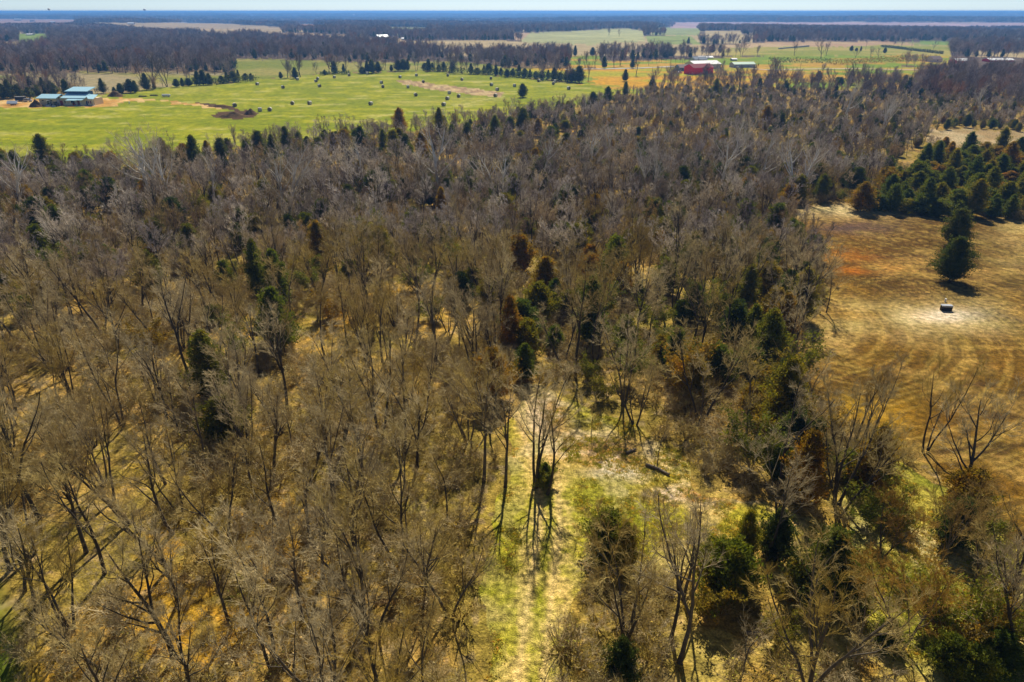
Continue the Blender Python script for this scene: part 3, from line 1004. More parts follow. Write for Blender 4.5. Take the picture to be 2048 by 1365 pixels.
bushes = [(1180, 760, 1), (1210, 800, 1), (1260, 770, 1.1), (1330, 700, 1.3), (1360, 790, 1.4), (1390, 740, 1.2), (1300, 660, 1.2), (1210, 640, 1.1), (1550, 790, 1.3), (1590, 770, 1.3), (1530, 880, 1.2), (1500, 940, 1.2), (1640, 880, 1.1), (980, 760, 1.2),
          (750, 490, 1.3), (690, 480, 1.2), (620, 580, 1.2), (905, 540, 1.4), (860, 640, 1.2), (1180, 600, 1.3), (480, 720, 1.2), (130, 560, 1.2), (1090, 975, .7), (1960, 1290, 1.2), (1900, 1300, 1.1), (2030, 1300, 1.2),
          (1850, 1250, 1.0), (1750, 1050, 1.1), (1800, 1060, .9), (1960, 1090, 1.0), (1420, 1230, 1.0), (1560, 1290, .9), (1330, 590, 1.4), (1410, 640, 1.2), (830, 580, 1.2), (300, 700, 1.1), (660, 640, 1.2), (1460, 590, 1.2)]

# ------------------------------------------------------------------ trees one can point at
HERO = [(1072, 972, 3, 1.30, .4), (1094, 990, 2, 1.25, 0.2), (1010, 975, 0, 1.25, 1), (1252, 1275, 8, 1.5, 2), (1358, 1325, 5, 1.35, .5), (1182, 868, 7, .55, 1), (1315, 930, 7, .75, 3),
        (1535, 1120, 1, 1.2, 1), (1672, 1010, 3, 1.3, 2), (1850, 905, 1, 1.15, 2.2), (1855, 900, 7, 1.1, 3), (1915, 1010, 4, 1.35, 1), (1652, 625, 7, 1.2, 0), (1712, 905, 2, 1.1, 1.4), (1730, 880, 7, 1.1, 4),
        (1990, 1255, 4, 1.25, .6), (2040, 1330, 9, 1.2, 3), (1480, 1364, 7, .95, 2), (1905, 1250, 2, 1.1, 5), (1560, 980, 5, 1.15, 4), 
        (1625, 1364, 6, 1.2, 2), (1390, 860, 2, 1.1, 5.5), (1270, 850, 8, 1.1, .3), (1150, 740, 5, 1.4, 2)]
for (a, b, v, s, rz) in HERO:
    X, Y, Z = gp(a, b)
    make_tree('bare_tree', BARE[v], X, Y, s, rz, where(a, b, 'bare tree', FORM[v]), 'tree', 'bare trees of the wood')
for (a, b, s, rz) in ((1800, 1300, 1.25, 0), (1765, 1110, 1.0, 2), (1880, 1130, 1.1, 4)):
    X, Y, Z = gp(a, b)
    make_tree('budding_tree', BUD, X, Y, s, rz, where(a, b, 'budding tree', 'orange'), 'tree', 'orange budding trees')
NEAR_N = 235
_e = [gp(a, b)[:2] for a, b in band+mid_c+[q[:2] for q in near_c]+[q[:2] for q in bushes]]
_ex = np.array([q[0] for q in _e]); _ey = np.array([q[1] for q in _e])


def off_evergreens(x, y):
    m = np.ones(len(x), bool)
    for q, w_ in zip(_ex, _ey):
        m &= ~((np.abs(x-q) < (3.2 if w_ > 205 else 2.0)) & (y > w_-(14 if w_ > 205 else 4.5)-w_*.012) & (y < w_+1.5))
    return m


xs, ys = jgrid(-120, 120, 22, 190, 5.5, 1)
reg = region(xs, ys)
r = np.hypot(xs, ys)
k = (reg == 0) & in_view(xs, ys)
px, py, _ = proj(xs, ys, height(xs, ys))
rs = np.random.RandomState(3)
keep = np.where((px > 1000) & (py > 640), .62, .95)
keep = np.where((px > 1130) & (py > 1000), .13, keep)
keep = np.where(inpoly(px, py, [(400, 600), (720, 560), (760, 700), (900, 740), (880, 960), (640, 900), (420, 760)]), .62, keep)
k &= rs.rand(len(xs)) < keep
ti = OPEN.index('trail')+1
k &= off_evergreens(xs, ys)
_qx, _qy, _ = proj(xs, ys, height(xs, ys))
k &= ~inpoly(_qx, _qy, [(1100, 1180), (1180, 1200), (1230, 1400), (1330, 1900), (1000, 1900), (1000, 1300)])
for _dx in (-3, 3, -1.5, 1.5): k &= region(xs+_dx, ys, False) != ti
xs, ys, r = xs[k], ys[k], r[k]
o = np.argsort(r)
xs, ys, r = xs[o], ys[o], r[o]
R_NEAR = r[NEAR_N]
px, py, _ = proj(xs, ys, height(xs, ys))
inframe = (px > -30) & (px < 2078) & (py < 1560)
for i in range(NEAR_N):
    v = int(rng.integers(0, 10))
    make_tree('bare_tree', BARE[v], xs[i], ys[i], rng.uniform(.95, 1.4), rng.uniform(0, 6.28), where(px[i], py[i], 'bare tree', FORM[v]), 'tree', 'bare trees of the wood')
for n_, (a, b, v, s) in enumerate(((300, 418, 0, 1.0), (345, 425, 1, .9), (430, 420, 2, .85), (575, 440, 1, .95), (870, 408, 0, .95), (1000, 415, 1, .85), (1085, 385, 2, .8), (1690, 250, 0, .85), (1760, 275, 1, .9),
                                  (1590, 400, 1, .85), (1440, 400, 2, .85), (1300, 410, 1, .9), (1180, 370, 0, .8), (1955, 240, 2, .7), (1220, 330, 2, .8), (730, 395, 0, .8), (50, 440, 2, .85), (1520, 380, 0, .9), (1470, 330, 1, .75))):
    X, Y, Z = gp(a, b)
    make_tree('sycamore', SYC[v], X, Y, s*(1.22+.16*math.sin(n_*2.1)), n_*1.3, where(a, b, 'sycamore with chalky limbs', ('upright', 'twin-trunked', 'spreading')[v]), 'tree', 'white barked sycamores')

# line trees round the far pastures
line = [(18, 147, 1.3), (50, 150, 1.2), (75, 147, 1.3), (100, 147, 1.2), (130, 147, 1.3), (152, 146, 1.25), (176, 147, 1.35), (198, 147, 1.3), (225, 147, 1.1), (236, 146, 1.2), (252, 147, 1.2), (285, 172, 1.2),
        (308, 178, 1.7), (334, 174, 1.6), (355, 148, 1.25), (368, 147, 1.3), (392, 148, 1.3), (408, 148, 1.2), (430, 150, 1.1), (460, 148, 1.25), (55, 183, 1.3), (40, 178, 1.2), (100, 175, .9), (150, 175, .8), (575, 156, 1.1), (601, 155, 1.45),
        (668, 148, 1.2), (692, 148, 1.2), (690, 122, 1.1), (770, 140, .7), (835, 140, .8), (870, 139, .7), (925, 148, 1.0), (935, 147, .9), (1089, 136, 1.3), (1170, 136, 1.2), (1190, 136, 1.1), (1228, 134, 1.2), (1240, 132, 1.1),
        (1272, 152, 1.1), (1176, 162, 1.0), (1588, 112, 1.1), (1641, 118, 1.5), (1652, 112, 1.1), (1643, 148, .7), (1730, 160, 1.0), (1787, 92, .8), (1803, 94, 1.0), (1866, 100, .8), (1930, 100, .9), (1710, 118, .7), (1740, 118, .9), (1756, 118, .8),
        (1218, 71, 1.2), (1238, 74, 1.0), (1550, 160, 1.3), (1546, 162, 1.2)]
line.sort()
LN = [merged('line_tree%d' % i, tree_meshes('ln%d' % i, 340+i, mt=M_trunk, mc=M_twig_far, km=5, kc=3, rmin=.035, H=13, stems=1+(i == 2), r0=.24, spread=.85, limbs=11, subs=6, twigs=5, twigs2=1, first=.22)) for i in range(3)]
LNP = [tree_meshes('lp%d' % i, 340+i, mt=M_trunk, mc=M_twig_far, km=5, kc=3, rmin=.035, H=13, stems=1+(i == 2), r0=.28, spread=.85, limbs=11, subs=6, twigs=5, twigs2=1, first=.22) for i in range(3)]
BACK = ['the left pasture', 'the hay field', 'the red barn', 'the right meadows']
cnt = {}
for i, (a, b, s) in enumerate(line):
    z = BACK[0] if a < 480 else BACK[1] if a < 1000 else BACK[2] if a < 1400 else BACK[3]
    rowy = 'beyond' if b < 130 else 'bordering'
    cnt[(z, rowy)] = cnt.get((z, rowy), -1)+1
    X, Y, Z = gp(a, b)
    make_tree('field_tree', LNP[i % 3], X, Y, s, i*1.1, f"dark bare {('domed', 'spreading', 'two-stemmed')[i % 3]} tree {rowy} {z}, {ORD[cnt[(z, rowy)]]} from the left", 'tree', 'bare trees along the pastures')

# ------------------------------------------------------------------ cedars
ced = [(1906, 492, 0, 1.15, 'D'), (1898, 562, 0, 1.25, 'D'), (1598, 640, 3, 1.15, ''), (1740, 415, 0, .9, 'D')]
rs = np.random.RandomState(19)
C = [(a, b, v, s, 'the cleared soil', k_) for a, b, v, s, k_ in ced]
C += [(a, b, int(rs.randint(0, 4)), rs.uniform(.95, 1.3), 'stand', '') for a, b in stand]
C += [(a, b, int(rs.randint(0, 4)), rs.uniform(.85, 1.45), 'band', 'D' if rs.rand() < .4 else '') for a, b in band]
C += [(a, b, int(rs.randint(0, 4)), rs.uniform(.6, 1.35), 'wood', 'D' if rs.rand() < .08 else '') for a, b in mid_c]
C += [(a, b, int(rs.randint(0, 4)), s*1.05, 'wood', 'D' if rs.rand() < .3 else '') for a, b, s in near_c]
hedge = [(207, 187, .95), (243, 188, 1.0), (262, 186, 1.1), (272, 186, .9), (294, 181, 1.0), (354, 175, .7), (366, 174, .8), (378, 173, .8), (397, 172, 1.0), (408, 171, 1.15), (420, 171, .9), (444, 168, .9), (455, 166, .9), (468, 165, .9), (478, 163, .8), (492, 161, .7), (503, 161, .7),
         (562, 158, .7), (591, 158, .8), (650, 151, .5), (672, 149, .6), (725, 148, .9), (735, 147, 1.1), (745, 147, 1.2), (757, 146, .9), (783, 143, .8), (797, 142, 1.2), (808, 142, 1.2), (816, 142, .9), (850, 142, .8), (865, 142, .9), (878, 143, .8), (888, 143, .8), (906, 144, 1.0), (942, 148, .9), (955, 149, .8),
         (968, 149, .9), (978, 149, 1.0), (992, 152, .8), (1002, 152, .8), (1014, 154, .8), (1026, 154, .9), (1038, 154, .9), (1049, 156, .8), (1060, 157, .8), (1072, 158, .9), (1084, 159, .8), (1096, 160, .8), (1108, 161, .9), (1120, 162, .9), (1132, 163, 1.1), (1144, 165, 1.2), (1158, 166, 1.4),
         (8, 197, 1.1), (22, 197, 1.0), (38, 196, .9), (60, 196, .8), (75, 192, 1.0), (90, 190, 1.1), (105, 190, .9), (1250, 163, .9),
         (1150, 113, 1.1), (1185, 112, 1.2), (1205, 112, 1.1), (1295, 117, 1.2), (1310, 118, 1.1), (1332, 116, 1.2), (1365, 108, 1.1), (1375, 107, 1.1), (1425, 106, 1.0), (1440, 106, 1.2), (1702, 103, .9), (1712, 103, .6), (1721, 103, .6), (1769, 107, .7)]
cn = {}
for (a, b, v, s, zone, kd) in C:
    X, Y, Z = gp(a, b)
    m = (CEDD[v % 2] if kd == 'D' else CED[v])
    sh = ('domed', 'narrow', 'squat', 'tall pointed')[v] if kd != 'D' else ('blackish domed', 'blackish pointed')[v % 2]
    if zone == 'stand':
        row = 'front' if b > 405 else 'middle' if b > 370 else 'back'
        cn[(row, sh)] = cn.get((row, sh), -1)+1
        lb, gr_ = f"{ORD[cn[(row, sh)]]} {sh} bronze-green cedar from the left, {row} of the right-hand cedar stand", 'cedars of the dense stand'
    elif zone == 'band':
        side = 'left half' if a < 500 else 'middle' if a < 900 else 'right half'
        cn[(side, sh)] = cn.get((side, sh), -1)+1
        lb, gr_ = f"{ORD[cn[(side, sh)]]} {sh} cedar where the wood meets the hay field, {side}", 'cedars along the wood edge'
    elif zone == 'wood':
        lb, gr_ = where(a, b, 'green cedar', sh), 'cedars inside the bare wood'
    else:
        lb, gr_ = {1906: 'round dark cedar on the cleared soil, farther of the pair', 1898: 'round dark cedar with bronze top on cleared soil, nearer of the pair',
                   1598: 'tall cedar with bare lower trunk at the clearing edge', 1740: 'deep green cedar at the corner of the dense stand'}[a], 'cedars at the cleared soil'
    make_tree('cedar_tree', m, X, Y, s*(1.0 if zone != 'stand' else rs.uniform(.9, 1.35)), rs.uniform(0, 6.28), lb, 'cedar', gr_, sz=s*(rs.uniform(.5, 1.05) if zone == 'stand' else rs.uniform(.7, 1.1)), sink=.1)
hedge.sort()
hc = {}
for i, (a, b, s) in enumerate(hedge):
    z = 'beside the new house' if a < 300 else 'in the hedgerow left of the bales' if a < 520 else 'in the hedgerow behind the bales' if b > 138 else 'on the farm behind the barns'
    hc[z] = hc.get(z, -1)+1
    X, Y, Z = gp(a, b)
    make_tree('cedar_tree', CEDD[i % 2], X, Y, s*(1.25+.35*math.sin(i*2.3)), i*1.7, f"{ORD[hc[z]]} dark evergreen from the left {z}", 'cedar', 'evergreens of the field hedgerow', sz=s*(1.0+.2*math.sin(i*1.3)))
# olive bushes and thickets
for (a, b, s) in bushes:
    X, Y, Z = gp(a, b)
    v = int(rs.randint(0, 3))
    make_tree('olive_bush', BUSH[v], X, Y, s*1.5, rs.uniform(0, 6.28), where(a, b, 'olive leafy bush', ('broad', 'low', 'tall')[v]), 'bush', 'olive bushes inside the wood', parts=('stems', 'leaves'))

# ------------------------------------------------------------------ mass of the wood
x2, y2 = jgrid(-440, 480, 40, 520, 4.6, 2)
rg = region(x2, y2); r2 = np.hypot(x2, y2)
k = (rg == 0) & in_view(x2, y2) & (r2 > R_NEAR)
px, py, _ = proj(x2, y2, height(x2, y2))
k &= ~(inpoly(px, py, [(1830, 298), (2300, 285), (2300, 480), (2040, 440), (1700, 428), (1740, 380)]))
k &= off_evergreens(x2, y2)
px, py, _ = proj(x2, y2, height(x2, y2))
yardp = [(1855, 117), (2300, 117), (2300, 156), (1855, 156)]
k &= ~inpoly(px, py, yardp)
x2, y2 = x2[k], y2[k]
n = len(x2)
print('mid trees', n)
edge = sstep(230, 300, np.hypot(x2, y2))
px, py, _ = proj(x2, y2, height(x2, y2))
scl = rng.uniform(.72, 1.22, n)*(1-.3*edge)*(1-.25*sstep(380, 460, r2[k] if False else np.hypot(x2, y2)))
vm = rng.integers(0, 16, n)
pr = np.where((py > 225) & (py < 400) & (px > 280) & (px < 1150), .30*(fbm(x2, y2, 26, 2, 401) > .45), .012)
pr = np.where((px > 600) & (px < 1650) & (py > 430) & (py < 820), .12, pr)
u_ = rng.random(n)
vm = np.where(u_ < pr, 16+rng.integers(0, 4, n), vm)
vm = np.where((u_ > .93) & (py > 225), 20+rng.integers(0, 2, n), vm)
GRN = [merged('wood_green%d' % i, m_) for i, m_ in enumerate((CED[0], CED[2], CED[0], CEDD[0], BUSH[0], BUSH[2]))]
scl = np.where(vm > 15, scl*1.0, scl)
scatter('bare_woodland', MIDT+GRN, np.stack([x2, y2, height(x2, y2)], 1), vm, rng.uniform(0, 6.28, n), scl,
        'dense grey brown leafless woodland filling the middle of the view', 'woodland')
x3, y3 = jgrid(-2200, 2200, 380, 2500, 9.5, 4)
rg = region(x3, y3); r3 = np.hypot(x3, y3)
k = (rg == 0) & in_view(x3, y3) & (r3 > 505) & (r3 < 2500) & ~far_open(x3, y3)
px, py, _ = proj(x3, y3, height(x3, y3))
k &= ~inpoly(px, py, yardp)
x3, y3 = x3[k], y3[k]; n = len(x3); print('far trees', n)
_fv = rng.integers(0, 5, n); _fv = np.where((fbm(x3, y3, 60, 2, 71) > .62) & (rng.random(n) < .5), 5, _fv)
FC = cedar_meshes('farcedar', 470, H=9, W=8, n=420, mat=M_cedar_dark, size=1.0)[1]
scatter('distant_woods', FART+[FC], np.stack([x3, y3, height(x3, y3)], 1), _fv, rng.uniform(0, 6.28, n), rng.uniform(.6, 1.1, n),
        'bluish brown bare woods covering the low hills beyond the fields', 'woods')
P = []
for (ra, rb, s) in ((2450, 4200, 34), (4200, 7500, 60), (7500, 14000, 110)):
    x4, y4 = jgrid(-.85*rb, .85*rb, ra*.7, rb, s, int(ra))
    rg = region(x4, y4, False); r4 = np.hypot(x4, y4)
    open_ = (fbm(x4, y4, 350, 3, 121) > .6) & (r4 > 3200)
    k = (rg == 0) & in_view(x4, y4) & (r4 >= ra) & (r4 < rb) & ~open_
    P.append(np.stack([x4[k], y4[k], height(x4[k], y4[k]), np.full(k.sum(), s/36)], 1))
P = np.vstack(P); n = len(P); print('clumps', n)
scatter('horizon_woods', CLUMP, P[:, :3], rng.integers(0, 3, n), rng.uniform(0, 6.28, n), np.clip(P[:, 3], .9, 1.5)*rng.uniform(.7, 1.1, n),
        'blue hazy belts of woods across the plain up to the horizon', 'woods')
# brush on the forest floor, dry tufts in the open
x5, y5 = jgrid(-160, 170, 30, 240, 1.75, 6)
rg = region(x5, y5); k = (rg == 0) & in_view(x5, y5, top=1)
k &= (fbm(x5, y5, 12, 2, 77) > .36)
px, py, _ = proj(x5, y5, height(x5, y5))
k &= ~((px > 1340) & (py > 930) & (rng.random(len(x5)) < .7))
k &= region(x5+2.5, y5, False) != OPEN.index('trail')+1
x5, y5 = x5[k], y5[k]; n = len(x5); print('brush', n)
BR = [merged('brush_m%d' % i, [a, b]) for i, (a, b) in enumerate(BRUSH)]
scatter('undergrowth', BR, np.stack([x5, y5, height(x5, y5)], 1), rng.integers(0, 4, n), rng.uniform(0, 6.28, n), rng.uniform(.6, 1.0, n)*rng.choice([1, 1, 1.6, 2.4], n),
        'tan and olive brush covering the floor of the leafless wood', 'undergrowth')


def tuft_mesh(seed):
    rs = np.random.RandomState(seed)
    P = rs.normal(0, .28, (70, 3)); P[:, 2] = 0
    V, T = leaf_cloud(rs, P, .16, 1.0)
    return mesh_np('tuft', V, None, T, [M_tuft])


M_tuft = leaf_mat('grass_blades', [(0, (.58, .46, .10)), (0.25, (.38, .38, .02)), (0.5, (.62, .50, .16)), (0.75, (.42, .42, .03)), (1, (.54, .44, .07))], .5)
x6, y6 = jgrid(-40, 130, 30, 130, .62, 8)
rg = region(x6, y6)
k = np.isin(rg, [OPEN.index(q)+1 for q in ('trail', 'yellow_glade', 'lawn')]) & in_view(x6, y6, top=1)
cl = trail_mid(y6)
k &= ~((np.abs(x6-cl) < 2.9) & (y6 < 95)) & (fbm(x6, y6, 4, 2, 78) > .47)
x6, y6 = x6[k], y6[k]; n = len(x6); print('tufts', n)
scatter('grass_tufts', [tuft_mesh(i) for i in range(3)], np.stack([x6, y6, height(x6, y6)-.02], 1), rng.integers(0, 3, n), rng.uniform(0, 6.28, n), rng.uniform(.4, 1.1, n),
        'green and straw grass tufts along the trail and glade', 'grass')

# ------------------------------------------------------------------ painted and metal materials
M_sky_roof = plain('pale_blue_metal', (.45, .74, .86), .4, .5, .06)
M_fascia = plain('blue_fascia', (.02, .09, .22), .6)
M_sheath = plain('tan_sheathing', (.80, .66, .42), .8, .1, .08)
M_white_p = plain('white_paint', (.80, .80, .78), .5, .4, .06)
M_red = plain('red_metal', (.85, .004, .005), .7, .1, .06)
M_redroof = plain('dull_red_roof', (.30, .10, .10), .9, .05, .12)
M_green_r = plain('pale_green_roof', (.38, .56, .42), .5, .4, .08)
M_grey_w = plain('grey_siding', (.42, .45, .50), .7)
M_dkblue = plain('slate_blue_roof', (.03, .08, .15), .6)
M_brownroof = plain('brown_shingles', (.20, .14, .12), .8)
M_bluewall = plain('blue_siding', (.10, .28, .50), .7)
M_cream = plain('cream_siding', (.62, .58, .48), .7, .3, .08)
M_glass, _nt, _b = base_mat('dark_glass', .12, .6); _b.inputs['Base Color'].default_value = (.02, .03, .045, 1)
M_black = plain('black_plastic', (.012, .012, .014), .6)
M_tyre = plain('tyre', (.02, .02, .02), .8)
M_carred = plain('car_red', (.55, .02, .03), .3, .6, .05)
M_silver = plain('dull_silver', (.45, .47, .5), .35, .5, .08, metal=.5)
M_wood = plain('weathered_wood', (.28, .23, .18), .85)
M_soil = plain('dug_soil', (.13, .08, .035), .95, .05, .5, .6)
M_conc = plain('concrete', (.5, .49, .46), .85)
M_hay = plain('hay', (.26, .21, .12), .95, .05, .35, 2.0)
M_net = plain('net_wrap', (.66, .62, .52), .8, .15, .2, 4.0)
M_log = plain('log_bark', (.22, .18, .13), .9, .1, .4, 3.0)


def gable(name, label, cat, a, b, wpx, hpx, rpx, depth, rot, wall, roof, group=None, doors=(), windows=(), over=.5):
    """gabled building: its front left foot stands at pixel (a,b); sizes are read off in photo pixels and turned into metres there"""
    p = gp(a, b); u = mpp(p)
    W, Hh, rise = wpx*u/math.cos(rot), hpx*u, rpx*u
    t = empty(name, p, rot); t.location.z -= .1
    MB().prism([(0, 0), (W, 0), (W, Hh), (0, Hh)], 0, depth).build('wall', wall, t)
    g = MB()
    for x0 in (.02, W-.3):
        g.add([(x0, 0.02, Hh), (x0, depth-.02, Hh), (x0, depth/2, Hh+rise), (x0+.28, .02, Hh), (x0+.28, depth-.02, Hh), (x0+.28, depth/2, Hh+rise)],
              [(0, 2, 1), (3, 4, 5), (0, 1, 4, 3), (1, 2, 5, 4), (2, 0, 3, 5)])
    g.build('gable_wall', wall, t)
    rf = MB(); k = rise/(depth/2)
    rf.slab([(-over, -over, Hh-k*over+.12), (W+over, -over, Hh-k*over+.12), (W+over, depth/2, Hh+rise+.12), (-over, depth/2, Hh+rise+.12)], .12)
    rf.slab([(-over, depth/2, Hh+rise+.13), (W+over, depth/2, Hh+rise+.13), (W+over, depth+over, Hh-k*over+.13), (-over, depth+over, Hh-k*over+.13)], .12)
    rf.build('roof', roof, t)
    for side, q, w_, h_ in doors:
        m = MB()
        if side == 'f': m.box(q*W-w_/2, q*W+w_/2, -.06, .02, .02, h_)
        else: m.box(W-.02, W+.06, q*depth-w_/2, q*depth+w_/2, .02, h_)
        m.build('door', M_grey_w if wall is M_red else M_black, t)
    for side, q, z, w_, h_ in windows:
        m = MB()
        if side == 'f': m.box(q*W-w_/2, q*W+w_/2, -.05, .02, z, z+h_)
        else: m.box(W-.02, W+.05, q*depth-w_/2, q*depth+w_/2, z, z+h_)
        m.build('window', M_glass, t)
    return tag(t, label, cat, group)


# the new house with pale blue metal roofs
p = gp(81, 212); u = mpp(p)
t = empty('farm_house', p, R(-4)); t.location.z -= .1
U = u
def Xp(v): return (v-81)*U
gW, gD, gH = Xp(116), 9.0, 4.2
MB().prism([(0, 0), (gW, 0), (gW, gH), (0, gH+.0)], 0, gD).build('wall', M_sheath, t)
MB().slab([(-1.2, -.8, gH+.1), (gW+1.0, -.8, gH+.1), (gW+1.2, gD/2, gH+1.9), (-.6, gD/2, gH+1.9)], .22).slab([(-.6, gD/2, gH+1.92), (gW+1.2, gD/2, gH+1.92), (gW+1.0, gD+.8, gH+.12), (-1.2, gD+.8, gH+.12)], .22).build('roof', M_sky_roof, t)
x1, x2_ = gW+.05, Xp(170)
MB().box(x1, x2_, 3.2, 13, 0, 4.2).build('wall', M_sheath, t)
MB().slab([(x1+1.2, 2.4, 4.2), (x2_+.6, 2.4, 4.2), (x2_+.6, 8.4, 5.9), (x1+1.2, 8.4, 5.9)], .22).build('roof', M_sky_roof, t)
MB().box(Xp(122), Xp(166), 8.6, 13.6, 4.3, 7.2).build('clerestory_wall', M_fascia, t)
MB().slab([(Xp(120), 7.8, 7.4), (Xp(168), 7.8, 7.4), (Xp(172), 14.6, 9.2), (Xp(125), 14.6, 9.2)], .25).build('roof', M_sky_roof, t)
MB().slab([(Xp(136), -.3, 3.2), (Xp(159), -.3, 3.2), (Xp(162), 3.1, 4.0), (Xp(139), 3.1, 4.0)], .18).build('porch_roof', M_sky_roof, t)
MB().slab([(Xp(160), .4, 3.3), (Xp(170), .4, 3.3), (Xp(171), 3.1, 4.0), (Xp(161), 3.1, 4.0)], .18).build('porch_roof', M_sky_roof, t)
MB().box(x2_+.05, Xp(187), 3.6, 12, 0, 3.9).build('wall', M_sheath, t)
MB().slab([(Xp(166), 6.5, 5.3), (Xp(181), 1.2, 4.0), (Xp(192), 1.2, 3.9), (Xp(186), 9, 5.5), (Xp(170), 9, 5.6)], .2).build('roof', M_sky_roof, t)
for q in (137.5, 146, 157, 164, 182, 189):
    MB().box(Xp(q)-.14, Xp(q)+.14, -.1+(q > 160)*1.3, .18+(q > 160)*1.3, 0, 3.35+(q > 180)*.4).build('porch_post', M_cream, t)
MB().box(Xp(138), Xp(190), -.6, 3.1, 0, .22).build('porch_floor', M_conc, t)
for q in (127, 141, 144.5):
    MB().box(Xp(q)-.5, Xp(q)+.5, 3.14, 3.22, 1.5, 2.7).build('window', M_glass, t)
for q in (149, 171):
    MB().box(Xp(q)-.5, Xp(q)+.5, 3.1+(q > 170)*.42, 3.22+(q > 170)*.42, .22, 2.5).build('door', M_fascia, t)
MB().box(Xp(155)-.7, Xp(155)+.7, 3.12, 3.22, .3, 2.6).build('door', M_redroof, t)
MB().box(Xp(177)-1, Xp(177)+1, 3.52, 3.66, 1.2, 2.5).build('window', M_redroof, t)
MB().box(1.8, 2.9, -.05, .04, 2.7, 3.3).build('window', M_glass, t)
MB().box(6.8, 7.9, -.05, .04, 2.7, 3.3).build('window', M_glass, t)
MB().box(gW-.04, gW+.06, .8, 3.0, .1, 3.2).build('garage_door', M_white_p, t)
tag(t, 'unfinished tan house with pale blue metal roofs by the hay field', 'house')

# farm buildings
gable('red_barn', 'large red metal barn with dull red roof, in front of the white barn', 'barn', 1386, 150, 45, 13, 6, 13, R(24), M_red, M_redroof, 'farm buildings on the right', doors=(('s', .3, 3, 3.2), ('f', .7, 1.2, 2.2)), windows=(('s', .7, 1.6, 1, 1),))
gable('white_barn', 'long white barn with white roof right behind the red barn', 'barn', 1389, 139, 58, 9, 5.5, 17, R(20), M_cream, M_white_p, 'farm buildings on the right', doors=(('s', .5, 6, 3.4),))
gable('machine_shed', 'low grey shed with pale green roof, right of the red barn', 'shed', 1468, 136, 44, 6.5, 3.5, 11, R(8), M_grey_w, M_green_r, 'farm buildings on the right', doors=(('s', .5, 4, 3),))
gable('farm_house', 'house with slate blue roof behind the white barn', 'house', 1388, 126, 27, 6, 5, 11, R(10), M_cream, M_dkblue, 'farm buildings on the right', windows=(('f', .3, 1.2, 1, 1.4), ('f', .7, 1.2, 1, 1.4)))
gable('farm_shed', 'flat white roofed shed just beyond the slate blue roof', 'shed', 1399, 118, 28, 2.5, 2, 10, R(5), M_grey_w, M_white_p, 'farm buildings on the right')
gable('farm_house', 'small blue house with brown roof left of the red barn', 'house', 1359, 143, 24, 7, 5, 10, R(14), M_bluewall, M_brownroof, 'farm buildings on the right', doors=(('f', .6, 1.1, 2.1),), windows=(('f', .25, 1, 1.4, 1.2), ('f', .85, 1, 1.4, 1.2)))
gable('farm_shed', 'tiny dark shed with white roof above the green roofed shed', 'shed', 1464, 122, 10, 3, 1.5, 5, R(6), M_dkblue, M_white_p, 'farm buildings on the right')
gable('red_shed', 'red shed with white metal roof at the right wood edge', 'shed', 1914, 129, 30, 6, 4, 12, R(12), M_red, M_white_p, 'buildings at the right edge', doors=(('f', .5, 2, 2.4),))
gable('farm_house', 'grey gabled house left of the red shed among trees', 'house', 1865, 125, 22, 6, 5, 10, R(15), M_cream, M_brownroof, 'buildings at the right edge', windows=(('f', .5, 1.2, 1.2, 1.2),))
gable('poultry_house', 'long low building with white roof at the right border', 'shed', 1980, 125, 50, 4, 3, 13, R(3), M_red, M_white_p, 'buildings at the right edge')
gable('hill_house', 'pale blue house on the green rise at the right border', 'house', 2022, 85, 28, 4, 3, 16, R(5), M_grey_w, M_sky_roof, 'buildings at the right edge')
far_b = [(756, 80, 20, 5, 4, 16, R(25), M_grey_w, M_sky_roof, 'pale blue gabled barn among the far woods'), (803, 80, 12, 2, 2, 10, 0, M_cream, M_white_p, 'small white house right of the pale blue barn'),
         (222, 66, 30, 2.4, 2, 18, R(6), M_cream, M_white_p, 'long white roofed shed in woods left, the larger one'), (313, 71, 22, 1.6, 1.2, 14, 0, M_grey_w, M_sky_roof, 'low pale roofed shed in woods left, the smaller one'),
         (52, 71, 12, 1.6, 1.2, 12, 0, M_cream, M_white_p, 'small pale shed on the far green clearing'), (255, 49, 12, 1.6, 1.6, 14, 0, M_cream, M_white_p, 'pale farmhouse on the far tan field'),
         (28, 42, 14, 2.0, 2, 16, 0, M_cream, M_white_p, 'white house among far houses at the left border'), (690, 47, 9, 2, 1.5, 16, 0, M_cream, M_white_p, 'white speck of a house on the blue ridge'),
         (1136, 39, 10, 1.6, 1.2, 20, 0, M_white_p, M_white_p, 'white hall on the blue plain'), (1650, 38, 10, 1.4, 1.2, 26, 0, M_white_p, M_white_p, 'bright white hall on the right blue plain'),
         (330, 31, 60, 1.0, .6, 60, 0, M_white_p, M_white_p, 'very long white warehouse near the horizon'), (60, 44, 8, 1.6, 1.4, 12, 0, M_cream, M_brownroof, 'brown roofed house among far houses, left'),
         (100, 46, 9, 1.6, 1.4, 12, 0, M_cream, M_white_p, 'small house right of the far left houses')]
for (a, b, wp, hp, rp, dpt, ro, wm, rm, lb) in far_b:
    gable('distant_building', lb, 'building', a, b, wp, hp, rp, dpt, ro, wm, rm, 'buildings scattered across the far country')


